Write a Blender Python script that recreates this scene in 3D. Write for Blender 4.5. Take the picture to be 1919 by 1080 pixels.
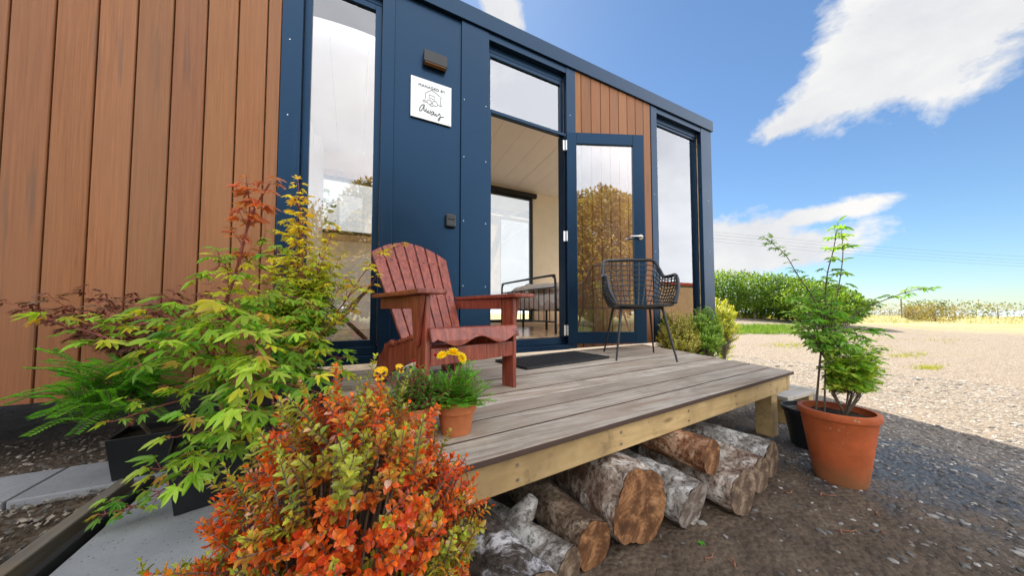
import bpy, bmesh, math, random
from mathutils import Vector, Matrix, noise
R = math.radians
random.seed(7)
S = bpy.context.scene
for o in list(bpy.data.objects): bpy.data.objects.remove(o)
COL = S.collection
# ---------------- camera ----------------
FPX, PX, PY, HZ, CAMH = 572., 960., 558., 581., .80
YAW = R(62.74); PITCH = math.atan((HZ-PY)/FPX)
cam = bpy.data.cameras.new('camera'); camo = bpy.data.objects.new('camera', cam); COL.objects.link(camo)
cam.sensor_width = 36; cam.lens = 36*FPX/1919; cam.shift_x = 0; cam.shift_y = (PY-540)/1919
cam.clip_start = .05; cam.clip_end = 20000
camo.location = (0, 0, CAMH); camo.rotation_euler = (math.pi/2+PITCH, 0, YAW-math.pi/2)
S.camera = camo
CF = Vector((math.cos(YAW)*math.cos(PITCH), math.sin(YAW)*math.cos(PITCH), math.sin(PITCH)))
CR = Vector((math.sin(YAW), -math.cos(YAW), 0)); CU = CR.cross(CF)
def ray(x, y): return CF + CR*((x-PX)/FPX) - CU*((y-PY)/FPX)
def P(x, y, Z): return Vector((0, 0, CAMH)) + ray(x, y)*Z          # point seen at x,y at depth Z
# ---------------- light ----------------
SUN_EL, SUN_AZ = R(50), R(23.6)                                       # azimuth from +Y towards +X
sd = Vector((math.sin(SUN_AZ)*math.cos(SUN_EL), math.cos(SUN_AZ)*math.cos(SUN_EL), math.sin(SUN_EL)))
sl = bpy.data.lights.new('sun', 'SUN'); so = bpy.data.objects.new('sun', sl); COL.objects.link(so)
sl.energy = 3.5; sl.angle = R(.6); sl.color = (1, .91, .76)
so.rotation_euler = (-sd).to_track_quat('-Z', 'Y').to_euler(); so.location = (0, 0, 20)
S.view_settings.view_transform = 'Standard'; S.view_settings.look = 'None'
S.view_settings.exposure = 1.85; S.view_settings.gamma = 1
S.cycles.diffuse_bounces = 8; S.cycles.max_bounces = 14; S.cycles.transparent_max_bounces = 12; S.cycles.sample_clamp_indirect = 6
def setup_world():
    w = bpy.data.worlds.new('World'); S.world = w; w.use_nodes = True
    nt = w.node_tree; nt.nodes.clear(); N = nt.nodes.new; L = nt.links.new
    out = N('ShaderNodeOutputWorld'); bg = N('ShaderNodeBackground'); L(bg.outputs[0], out.inputs[0])
    sky = N('ShaderNodeTexSky'); sky.sky_type = 'NISHITA'; sky.sun_disc = False
    sky.sun_elevation = SUN_EL; sky.sun_rotation = SUN_AZ; sky.air_density = 1.0; sky.dust_density = .12; sky.ozone_density = 2.0
    tc = N('ShaderNodeTexCoord'); D = tc.outputs['Generated']
    def M(op, a, b=None, c=None, clamp=False):
        n = N('ShaderNodeMath'); n.operation = op; n.use_clamp = clamp
        for i, v in enumerate((a, b, c)):
            if v is None: continue
            if isinstance(v, (int, float)): n.inputs[i].default_value = v
            else: L(v, n.inputs[i])
        return n.outputs[0]
    def dot(v):
        n = N('ShaderNodeVectorMath'); n.operation = 'DOT_PRODUCT'; L(D, n.inputs[0]); n.inputs[1].default_value = v; return n.outputs['Value']
    def noise_(scale, detail, rough, dist=0, stretch=(1, 1, 1)):
        mp = N('ShaderNodeMapping'); mp.inputs['Scale'].default_value = stretch; L(D, mp.inputs[0])
        n = N('ShaderNodeTexNoise'); n.inputs['Scale'].default_value = scale; n.inputs['Detail'].default_value = detail
        n.inputs['Roughness'].default_value = rough; n.inputs['Distortion'].default_value = dist; L(mp.outputs[0], n.inputs[0]); return n.outputs[0]
    nz = noise_(5.0, 12, .62, .3, (1, 1, 1.6)); nz2 = noise_(2.2, 6, .55, .2, (1, 1, 1.8)); nz3 = noise_(14, 8, .6); nzb = noise_(1.7, 5, .5, .3, (1, 1, 1.5))
    def blob(px, py, ax, ay, ang, soft=.9):
        c = ray(px, py).normalized(); ca, sa = math.cos(R(ang)), math.sin(R(ang))
        e1 = (ray(px+10*ca, py+10*sa).normalized()-c)/10; e2 = (ray(px-10*sa, py+10*ca).normalized()-c)/10
        s1, s2 = e1.length, e2.length; e1 = e1.normalized(); e2 = e2.normalized()
        d = dot(c); u = M('DIVIDE', dot(e1), M('MULTIPLY', M('MAXIMUM', d, .05), ax*s1)); v = M('DIVIDE', dot(e2), M('MULTIPLY', M('MAXIMUM', d, .05), ay*s2))
        r = M('SQRT', M('ADD', M('MULTIPLY', u, u), M('MULTIPLY', v, v)))
        fr = M('SUBTRACT', 1.0, r)
        fr = M('ADD', fr, M('MULTIPLY', M('GREATER_THAN', .05, d), -9))
        return fr
    blobs = [blob(1690, 60, 240, 135, -30), blob(1560, 170, 180, 55, -30), blob(1490, 215, 95, 40, -12), blob(1850, -60, 260, 160, -10),
             blob(1390, 455, 150, 68, -8), blob(1510, 402, 125, 24, -10), blob(1490, 462, 130, 44, -6), blob(935, 0, 80, 42, 35), blob(1000, 540, 90, 60, 0), blob(960, 470, 130, 190, 0), blob(660, 400, 90, 130, 0)]
    m = blobs[0]
    for b in blobs[1:]: m = M('MAXIMUM', m, b)
    edge = M('ADD', .12, M('MULTIPLY', M('SUBTRACT', nz, .5), 2.3))
    edge2 = M('MULTIPLY', M('SUBTRACT', nz3, .5), .9)
    f1 = M('MULTIPLY', M('ADD', M('ADD', m, edge), edge2), 2.6, clamp=True)
    # unseen bright cloud behind the viewer, added as fill and mirrored in the glass
    back = M('MULTIPLY', M('SUBTRACT', M('MULTIPLY', dot((0, -1, 0)), 1.0), -.02), 3.5, clamp=True)
    f2 = M('MULTIPLY', M('ADD', .62, M('MULTIPLY', M('SUBTRACT', M('ADD', nzb, M('MULTIPLY', M('SUBTRACT', nz, .5), .5)), .42), .9, clamp=True)), back, clamp=True)
    fac = M('MAXIMUM', f1, f2)
    shade = N('ShaderNodeMapRange'); L(M('ADD', M('MULTIPLY', nz2, .6), M('MULTIPLY', nz, .4)), shade.inputs[0])
    shade.inputs[1].default_value = .38; shade.inputs[2].default_value = .62; shade.inputs[3].default_value = .30; shade.inputs[4].default_value = 1.0
    cl = N('ShaderNodeMix'); cl.data_type = 'RGBA'; L(M('MAXIMUM', shade.outputs[0], M('MULTIPLY', back, .93)), cl.inputs[0])
    cl.inputs[6].default_value = (.62, .66, .74, 1); cl.inputs[7].default_value = (1, .99, .97, 1)
    gain = M('ADD', .275, M('MULTIPLY', back, .80))
    lav = N('ShaderNodeMix'); lav.data_type = 'RGBA'; lav.blend_type = 'MULTIPLY'; L(back, lav.inputs[0]); L(cl.outputs[2], lav.inputs[6]); lav.inputs[7].default_value = (.95, .96, 1, 1)
    clv = N('ShaderNodeVectorMath'); clv.operation = 'SCALE'; L(lav.outputs[2], clv.inputs[0]); L(gain, clv.inputs['Scale'])
    # nishita sky, a little more saturated as the photograph is graded
    skv = N('ShaderNodeVectorMath'); skv.operation = 'MULTIPLY'; L(sky.outputs[0], skv.inputs[0])
    k = .039; skv.inputs[1].default_value = (k*.80, k*.96, k*1.06)
    mx = N('ShaderNodeMix'); mx.data_type = 'RGBA'; L(fac, mx.inputs[0]); L(skv.outputs[0], mx.inputs[6]); L(clv.outputs[0], mx.inputs[7])
    L(mx.outputs[2], bg.inputs[0]); bg.inputs[1].default_value = 1.0
setup_world()
# ---------------- helpers ----------------
def tag(o, label=None, cat=None, group=None, kind=None):
    for k, v in (('label', label), ('category', cat), ('group', group), ('kind', kind)):
        if v: o[k] = v
    return o
def thing(name, label, cat, loc=(0, 0, 0), rz=0, group=None):
    o = bpy.data.objects.new(name, None); o.empty_display_size = .1; COL.objects.link(o)
    o.location = loc; o.rotation_euler.z = rz
    return tag(o, label, cat, group)
def origin(o):
    v = Vector(o.location)
    while o.parent: o = o.parent; v = v + o.location
    return v
class MB:
    def __init__(s, local=False): s.v = []; s.f = []; s.c = []; s.local = local
    def add(s, vs, fs, col=None):
        b = len(s.v); s.v += [tuple(v) for v in vs]; s.f += [tuple(b+i for i in f) for f in fs]
        if col is not None: s.c += [col]*len(vs)
    def box(s, lo, hi):
        x0, y0, z0 = lo; x1, y1, z1 = hi
        s.add([(x0,y0,z0),(x1,y0,z0),(x1,y1,z0),(x0,y1,z0),(x0,y0,z1),(x1,y0,z1),(x1,y1,z1),(x0,y1,z1)],
              [(3,2,1,0),(4,5,6,7),(0,1,5,4),(1,2,6,5),(2,3,7,6),(3,0,4,7)])
    def hexa(s, a, b):                               # two quads a (bottom) b (top)
        s.add(list(a)+list(b), [(3,2,1,0),(4,5,6,7),(0,1,5,4),(1,2,6,5),(2,3,7,6),(3,0,4,7)])
    def bar(s, p, q, w, h, up=(0, 0, 1)):            # rectangular bar from p to q
        p = Vector(p); q = Vector(q); d = (q-p).normalized(); up = Vector(up)
        side = d.cross(up)
        if side.length < 1e-4: side = d.cross(Vector((0, 1, 0)))
        side.normalize(); u = side.cross(d).normalized()
        a = [p-side*w/2-u*h/2, p+side*w/2-u*h/2, p+side*w/2+u*h/2, p-side*w/2+u*h/2]
        s.add(a+[v+(q-p) for v in a], [(3,2,1,0),(4,5,6,7),(0,1,5,4),(1,2,6,5),(2,3,7,6),(3,0,4,7)])
    def prism(s, pts, d):                            # planar polygon extruded by vector d
        d = Vector(d); n = len(pts); a = [Vector(p) for p in pts]
        s.add(a+[p+d for p in a], [tuple(range(n-1, -1, -1)), tuple(range(n, 2*n))]+[(i, (i+1) % n, n+(i+1) % n, n+i) for i in range(n)])
    def tube(s, pts, r, n=8, col=None, caps=True):
        pts = [Vector(p) for p in pts]; m = len(pts)
        rr = r if isinstance(r, (list, tuple)) else [r]*m
        vs = []; prev = None
        for i, p in enumerate(pts):
            t = (pts[min(i+1, m-1)]-pts[max(i-1, 0)]).normalized()
            if prev is None: a = t.orthogonal().normalized()
            else:
                a = prev-t*prev.dot(t); a = a.normalized() if a.length > 1e-5 else t.orthogonal().normalized()
            prev = a; b = t.cross(a)
            for k in range(n):
                an = 2*math.pi*k/n; vs.append(p+(a*math.cos(an)+b*math.sin(an))*rr[i])
        fs = [(i*n+k, i*n+(k+1) % n, (i+1)*n+(k+1) % n, (i+1)*n+k) for i in range(m-1) for k in range(n)]
        if caps: fs += [tuple(range(n-1, -1, -1)), tuple((m-1)*n+k for k in range(n))]
        s.add(vs, fs, col)
    def lathe(s, c, prof, n=40, jit=0):
        c = Vector(c); vs = []
        for r, z in prof:
            for k in range(n):
                an = 2*math.pi*k/n; vs.append(c+Vector((r*math.cos(an), r*math.sin(an), z)))
        m = len(prof); fs = [(i*n+k, i*n+(k+1) % n, (i+1)*n+(k+1) % n, (i+1)*n+k) for i in range(m-1) for k in range(n)]
        s.add(vs, fs)
    def build(s, name, mat, parent=None, smooth=False, bevel=0, base=None):
        me = bpy.data.meshes.new(name)
        o = bpy.data.objects.new(name, me); COL.objects.link(o)
        if parent is not None: o.parent = parent; off = Vector((0, 0, 0)) if s.local else origin(parent)
        else: off = Vector(base) if base is not None else Vector((0, 0, 0)); o.location = off
        vs = [(v[0]-off[0], v[1]-off[1], v[2]-off[2]) for v in s.v]
        me.from_pydata(vs, [], s.f); me.update()
        if s.c:
            at = me.color_attributes.new('Col', 'FLOAT_COLOR', 'POINT')
            at.data.foreach_set('color', [x for c in s.c for x in (c[0], c[1], c[2], 1.0)])
        if mat: me.materials.append(mat)
        if smooth:
            me.polygons.foreach_set('use_smooth', [True]*len(me.polygons)); me.set_sharp_from_angle(angle=R(38))
        if bevel:
            b = o.modifiers.new('bevel', 'BEVEL'); b.width = bevel; b.segments = 2; b.limit_method = 'ANGLE'; b.angle_limit = R(40); b.harden_normals = False
        return o
# ---------------- materials ----------------
class NT:
    def __init__(s, name):
        s.m = bpy.data.materials.new(name); s.m.use_nodes = True; s.t = s.m.node_tree; s.t.nodes.clear()
        s.out = s.n('ShaderNodeOutputMaterial'); s.b = s.n('ShaderNodeBsdfPrincipled'); s.l(s.b.outputs[0], s.out.inputs[0])
        s.tc = s.n('ShaderNodeTexCoord'); s.g = s.n('ShaderNodeNewGeometry')
    def n(s, k): return s.t.nodes.new(k)
    def l(s, a, b): s.t.links.new(a, b)
    def set(s, node, i, v):
        if isinstance(v, (int, float, tuple, list)): node.inputs[i].default_value = (tuple(v)+(1,))[:4] if isinstance(v, (tuple, list)) and len(v) == 3 and node.inputs[i].type == 'RGBA' else v
        else: s.l(v, node.inputs[i])
    def map(s, src=None, scale=(1, 1, 1), rot=(0, 0, 0)):
        m = s.n('ShaderNodeMapping'); m.inputs['Scale'].default_value = scale; m.inputs['Rotation'].default_value = rot
        s.l(src or s.tc.outputs['Object'], m.inputs[0]); return m.outputs[0]
    def noise(s, v, scale, detail=6, rough=.55, dist=0):
        n = s.n('ShaderNodeTexNoise'); s.l(v, n.inputs[0]); n.inputs['Scale'].default_value = scale; n.inputs['Detail'].default_value = detail
        n.inputs['Roughness'].default_value = rough; n.inputs['Distortion'].default_value = dist; return n.outputs[0]
    def vor(s, v, scale, feat='F1', out=0):
        n = s.n('ShaderNodeTexVoronoi'); n.feature = feat; s.l(v, n.inputs[0]); n.inputs['Scale'].default_value = scale; return n.outputs[out]
    def ramp(s, fac, stops):
        r = s.n('ShaderNodeValToRGB'); s.l(fac, r.inputs[0]); e = r.color_ramp.elements
        while len(e) < len(stops): e.new(.5)
        for i, (p, c) in enumerate(stops):
            e[i].position = p; e[i].color = (c, c, c, 1) if isinstance(c, (int, float)) else (c[0], c[1], c[2], 1)
        return r.outputs[0]
    def mix(s, fac, a, b, mode='MIX'):
        m = s.n('ShaderNodeMix'); m.data_type = 'RGBA'; m.blend_type = mode
        s.set(m, 0, fac); s.set(m, 6, a); s.set(m, 7, b); return m.outputs[2]
    def math(s, op, a, b=0, clamp=False):
        m = s.n('ShaderNodeMath'); m.operation = op; m.use_clamp = clamp; s.set(m, 0, a); s.set(m, 1, b); return m.outputs[0]
    def bump(s, h, strength=.3, dist=.01, prev=None):
        b = s.n('ShaderNodeBump'); b.inputs['Strength'].default_value = strength; b.inputs['Distance'].default_value = dist
        s.l(h, b.inputs['Height'])
        if prev is not None: s.l(prev, b.inputs['Normal'])
        s.l(b.outputs[0], s.b.inputs['Normal']); return b.outputs[0]
    def fin(s, col, rough=.5, metal=0, spec=.5):
        s.set(s.b, 'Base Color', col); s.set(s.b, 'Roughness', rough); s.b.inputs['Metallic'].default_value = metal
        s.b.inputs['Specular IOR Level'].default_value = spec; return s.m
def m_plain(name, col, rough=.5, metal=0, var=.12, scale=6, bump=0):
    t = NT(name); v = t.map(); n = t.noise(v, scale, 8, .6)
    dk = tuple(c*(1-var) for c in col); lt = tuple(min(1, c*(1+var)) for c in col)
    c = t.ramp(n, [(.3, dk), (.7, lt)])
    n2 = t.noise(v, scale*12, 4)
    if bump: t.bump(n2, bump, .002)
    return t.fin(c, t.ramp(n, [(.3, max(0, rough-.07)), (.7, min(1, rough+.08))]), metal)
def m_navy():
    t = NT('navy_painted_steel'); v = t.map(); n = t.noise(v, 2.2, 6, .6); n2 = t.noise(v, 60, 3)
    c = t.ramp(n, [(.3, (.004, .010, .022)), (.7, (.006, .014, .030))])
    st = t.noise(t.map(scale=(30, 30, 1.2)), 1, 5, .6)
    c = t.mix(t.ramp(st, [(.62, 0), (.8, .25)]), c, (.05, .065, .085))
    t.bump(n2, .05, .001); t.b.inputs['Coat Weight'].default_value = .0
    t.b.inputs['Specular Tint'].default_value = (.24, .55, 1, 1); return t.fin(c, t.ramp(n, [(.3, .26), (.7, .36)]), 0, .62)
def m_clad():
    t = NT('composite_cladding'); v = t.map()
    g = t.noise(t.map(scale=(160, 160, 3)), 1, 6, .7); blot = t.noise(t.map(scale=(5, 5, .8)), 1, 5, .6); fine = t.noise(v, 260, 3)
    c = t.ramp(g, [(.25, (.19, .072, .026)), (.55, (.28, .112, .043)), (.8, (.36, .16, .07))])
    c = t.mix(t.ramp(blot, [(.35, .0), (.75, .55)]), c, (.27, .125, .06))
    st = t.noise(t.map(scale=(22, 22, 1.1)), 1, 4, .5)
    c = t.mix(t.ramp(st, [(.64, 0), (.74, .55)]), c, (.11, .075, .055))
    oi = t.n('ShaderNodeAttribute'); oi.attribute_name = 'Col'
    c = t.mix(.9, c, oi.outputs['Color'], 'MULTIPLY')
    t.bump(t.mix(.5, g, fine), .25, .0015)
    return t.fin(c, .62, 0, .35)
def m_deck():
    t = NT('weathered_decking'); rot = (0, 0, -R(4.36)); oi = t.n('ShaderNodeObjectInfo')
    ofs = t.n('ShaderNodeVectorMath'); ofs.operation = 'ADD'; cmb = t.n('ShaderNodeCombineXYZ'); t.l(t.math('MULTIPLY', oi.outputs['Random'], 30), cmb.inputs[0]); t.l(t.math('MULTIPLY', oi.outputs['Random'], 7), cmb.inputs[1])
    t.l(t.tc.outputs['Object'], ofs.inputs[0]); t.l(cmb.outputs[0], ofs.inputs[1])
    g = t.noise(t.map(ofs.outputs[0], (3.0, 95, 60), rot), 1, 8, .68, .4); w = t.noise(t.map(ofs.outputs[0], (1.6, 13, 9), rot), 1, 7, .62, .6); b = t.noise(t.map(ofs.outputs[0], (2.2, 7, 3), rot), 1, 5, .6)
    c = t.ramp(g, [(.26, (.12, .09, .062)), (.41, (.37, .31, .24)), (.55, (.60, .53, .44)), (.8, (.76, .71, .62))])
    c = t.mix(t.ramp(w, [(.46, 0), (.66, .8)]), c, (.30, .195, .125))
    c = t.mix(t.ramp(b, [(.48, 0), (.75, .55)]), c, (.21, .16, .125))
    c = t.mix(t.ramp(oi.outputs['Random'], [(0, .0), (1, .6)]), c, (.26, .20, .15)); c = t.mix(t.ramp(t.noise(t.map(), 4.5, 8, .7), [(.52, 0), (.72, .55)]), c, (.17, .125, .09))
    crack = t.ramp(t.noise(t.map(ofs.outputs[0], (2.2, 160, 80), rot), 1, 3, .6), [(.27, 0), (.34, 1)])
    c = t.mix(t.math('SUBTRACT', 1, crack), c, (.05, .04, .035))
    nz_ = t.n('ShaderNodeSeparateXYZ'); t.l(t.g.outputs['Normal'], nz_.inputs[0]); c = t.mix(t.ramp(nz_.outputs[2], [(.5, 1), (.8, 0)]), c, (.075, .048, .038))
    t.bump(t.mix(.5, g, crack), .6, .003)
    return t.fin(c, .74, 0, .25)
def m_pine(name='treated_pine', a=(.42, .28, .12), b=(.60, .43, .21), sc=(1.5, 40, 26), rot=-R(4.36)):
    t = NT(name); g = t.noise(t.map(scale=sc, rot=(0, 0, rot)), 1, 7, .6, .8); kn = t.vor(t.map(scale=(2.3, 2.3, 8)), 1.0)
    c = t.ramp(g, [(.3, a), (.7, b)])
    bl = t.noise(t.map(scale=(3, 3, 3)), 1.5, 5)
    c = t.mix(t.ramp(bl, [(.46, 0), (.7, .65)]), c, (.24, .165, .08)); c = t.mix(t.ramp(t.noise(t.map(), 14, 6, .7), [(.56, 0), (.7, .6)]), c, (.14, .10, .055))
    c = t.mix(t.ramp(kn, [(.05, .9), (.12, .0)]), c, (.12, .06, .03))
    t.bump(g, .3, .002); return t.fin(c, .6, 0, .35)
def m_redwood():
    t = NT('red_stained_timber'); g = t.noise(t.map(scale=(50, 50, 5)), 1, 7, .62, .5); b = t.noise(t.map(), 6, 5)
    c = t.ramp(g, [(.3, (.11, .018, .010)), (.52, (.25, .047, .024)), (.75, (.40, .11, .055))])
    c = t.mix(t.ramp(b, [(.45, 0), (.75, .4)]), c, (.13, .03, .02))
    t.bump(g, .3, .0012); return t.fin(c, .36, 0, .6)
def m_leaf(name, trans=.4, rough=.42):
    t = NT(name); a = t.n('ShaderNodeAttribute'); a.attribute_name = 'Col'
    n = t.noise(t.map(), 60, 4); c = t.mix(t.ramp(n, [(.35, .0), (.7, .30)]), a.outputs['Color'], t.mix(1, a.outputs['Color'], (.55, .62, .5), 'MULTIPLY'))
    t.fin(c, rough, 0, .45); tr = t.n('ShaderNodeBsdfTranslucent'); t.l(t.mix(1, c, (1.25, 1.25, .8), 'MULTIPLY'), tr.inputs[0])
    mx = t.n('ShaderNodeMixShader'); mx.inputs[0].default_value = trans; t.l(t.b.outputs[0], mx.inputs[1]); t.l(tr.outputs[0], mx.inputs[2]); t.l(mx.outputs[0], t.out.inputs[0])
    return t.m
def m_glass(name='window_glass', base=.30, tint=(.93, .96, .95)):
    t = NT(name); lw = t.n('ShaderNodeFresnel'); lw.inputs[0].default_value = 1.55
    fac = t.math('ADD', t.math('MULTIPLY', lw.outputs[0], 1.0), base, True)
    tr = t.n('ShaderNodeBsdfTransparent'); tr.inputs[0].default_value = tint+(1,); gl = t.n('ShaderNodeBsdfGlossy'); gl.inputs['Roughness'].default_value = 0.0; gl.inputs[0].default_value = (.97, .98, 1, 1)
    n = t.noise(t.map(), 1.6, 2); b = t.n('ShaderNodeBump'); b.inputs['Strength'].default_value = .04; b.inputs['Distance'].default_value = .01; t.l(n, b.inputs['Height'])
    mx = t.n('ShaderNodeMixShader'); t.l(fac, mx.inputs[0]); t.l(tr.outputs[0], mx.inputs[1]); t.l(gl.outputs[0], mx.inputs[2]); t.l(mx.outputs[0], t.out.inputs[0]); return t.m
def m_bark(name, a, b, c3, moss=.0, sc=1.0):
    t = NT(name); v = t.map(); n = t.noise(t.map(scale=(9*sc, 9*sc, 9*sc)), 1, 9, .7, .6); f = t.noise(t.map(scale=(60, 60, 60)), 1, 6, .7); big = t.noise(v, 5*sc, 5, .6, 1)
    c = t.ramp(n, [(.40, a), (.50, b), (.58, c3)])
    c = t.mix(t.ramp(f, [(.48, 0), (.62, .8)]), c, tuple(x*.3 for x in a))
    c = t.mix(t.ramp(big, [(.52, 0), (.66, .6)]), c, tuple(x*.8 for x in a))
    if moss: c = t.mix(t.ramp(t.noise(v, 11, 5), [(.62, 0), (.7, moss)]), c, (.10, .10, .03))
    t.bump(t.mix(.5, n, f), 1.0, .012); return t.fin(c, .85, 0, .2)
def m_cut(name, a, b, c3):
    t = NT(name); v = t.map(); n = t.noise(v, 14, 8, .7, 1.2); f = t.noise(v, 90, 5)
    rg = t.n('ShaderNodeTexWave'); rg.wave_type = 'RINGS'; rg.rings_direction = 'Y'; rg.inputs['Scale'].default_value = 22; rg.inputs['Distortion'].default_value = 3.5; rg.inputs['Detail'].default_value = 3; t.l(v, rg.inputs[0])
    n = t.mix(.45, n, t.noise(v, 5, 5, .6, 2)); c = t.ramp(n, [(.38, tuple(x*.5 for x in a)), (.46, a), (.54, b), (.64, c3)]); c = t.mix(t.math('MULTIPLY', rg.outputs[0], .28), c, tuple(x*.45 for x in a))
    c = t.mix(t.ramp(f, [(.55, 0), (.75, .5)]), c, tuple(x*.35 for x in a))
    t.bump(t.mix(.4, n, f), .7, .006); return t.fin(c, .7, 0, .3)
def m_terra(name, col, dirt=.6):
    t = NT(name); v = t.map(); n = t.noise(v, 9, 9, .7, .6); f = t.noise(v, 55, 6, .7); sp = t.math('ADD', t.vor(v, 38), t.math('MULTIPLY', t.math('SUBTRACT', .62, t.noise(v, 6, 4)), 1.2))
    c = t.ramp(n, [(.3, tuple(x*.68 for x in col)), (.7, tuple(min(1, x*1.15) for x in col))])
    c = t.mix(t.ramp(sp, [(.10, dirt), (.2, 0)]), c, (.45, .30, .2))
    c = t.mix(t.ramp(f, [(.62, 0), (.75, dirt*.6)]), c, (.10, .055, .03))
    z = t.n('ShaderNodeSeparateXYZ'); t.l(t.tc.outputs['Object'], z.inputs[0])
    gr = t.math('ADD', t.math('MULTIPLY', n, .12), t.math('MULTIPLY', z.outputs[2], 1.0)); c = t.mix(t.ramp(gr, [(.08, dirt*.7), (.17, 0)]), c, (.16, .13, .06))
    t.bump(f, .25, .003); return t.fin(c, .62, 0, .4)
MAT = {}
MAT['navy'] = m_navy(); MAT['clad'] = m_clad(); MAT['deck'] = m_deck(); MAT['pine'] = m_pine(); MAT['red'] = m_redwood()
MAT['black'] = m_plain('black_satin_paint', (.012, .013, .015), .42, 0, .2); MAT['blackp'] = m_plain('black_plastic', (.014, .016, .020), .38, 0, .2, bump=.1)
MAT['dark'] = m_plain('dark_recess', (.01, .01, .011), .7); MAT['white'] = m_plain('white_interior_panel', (.92, .91, .89), .5, 0, .03)
MAT['ceil'] = m_plain('white_ceiling_board', (.93, .87, .80), .5, 0, .02); MAT['ply'] = m_pine('pale_plywood', (.66, .46, .26), (.74, .55, .33), (8, 8, 1.2), 0)
MAT['floor'] = m_pine('timber_floor', (.50, .31, .17), (.68, .46, .29), (2, 30, 10), 0); MAT['floor'].node_tree.nodes['Principled BSDF'].inputs['Roughness'].default_value = .18
MAT['chrome'] = m_plain('brushed_chrome', (.72, .72, .72), .16, 1, .05); MAT['steel'] = m_plain('steel', (.55, .55, .54), .35, 1, .1)
MAT['glass'] = m_glass('window_glass', .10, (.97, .98, .98)); MAT['glassd'] = m_glass('door_glass', .13); MAT['glassr'] = m_glass('end_window_glass', .20); MAT['glasst'] = m_glass('transom_glass', .26, (.97, .98, .99)); MAT['glassb'] = m_glass('rear_glass', .03, (.98, .99, .99))
MAT['sign'] = m_plain('sign_white_panel', (.80, .82, .84), .35, 0, .03); MAT['ink'] = m_plain('sign_ink', (.02, .025, .03), .5)
MAT['paver'] = None
MAT['linen'] = m_plain('mauve_linen', (.56, .48, .47), .85, 0, .2, 9, .4); MAT['linenw'] = m_plain('white_linen', (.72, .70, .69), .85, 0, .08, 9, .4)
MAT['rubber'] = m_plain('black_rubber_mat', (.018, .018, .02), .7, 0, .4, 20, .5)
MAT['terra'] = m_terra('weathered_terracotta', (.47, .105, .03), .75); MAT['terra2'] = m_terra('clean_terracotta', (.56, .17, .06), .12)
MAT['soil'] = m_plain('potting_soil', (.035, .022, .015), .9, 0, .6, 40, 1.0)
MAT['leaf'] = m_leaf('leaf', .48); MAT['leafd'] = m_leaf('waxy_leaf', .25, .33); MAT['petal'] = m_leaf('petal', .3, .5)
MAT['twig'] = m_plain('twig_bark', (.24, .055, .045), .6, 0, .4, 40, .4); MAT['twigg'] = m_plain('grey_twig_bark', (.13, .10, .07), .7, 0, .4, 40, .4)
MAT['trunk'] = m_bark('tree_bark', (.16, .12, .09), (.24, .19, .15), (.34, .29, .24))
def m_paver():
    t = NT('concrete_paver'); v = t.map(); n = t.noise(v, 5, 8, .6); f = t.noise(v, 120, 5, .7); p = t.vor(v, 55)
    c = t.ramp(n, [(.3, (.23, .235, .25)), (.7, (.31, .315, .33))]); c = t.mix(t.ramp(p, [(.10, .9), (.16, 0)]), c, (.05, .05, .05))
    c = t.mix(t.ramp(f, [(.5, 0), (.7, .3)]), c, (.14, .14, .15)); t.bump(t.mix(.5, f, p), .4, .003); return t.fin(c, .75, 0, .3)
MAT['paver'] = m_paver()
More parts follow.
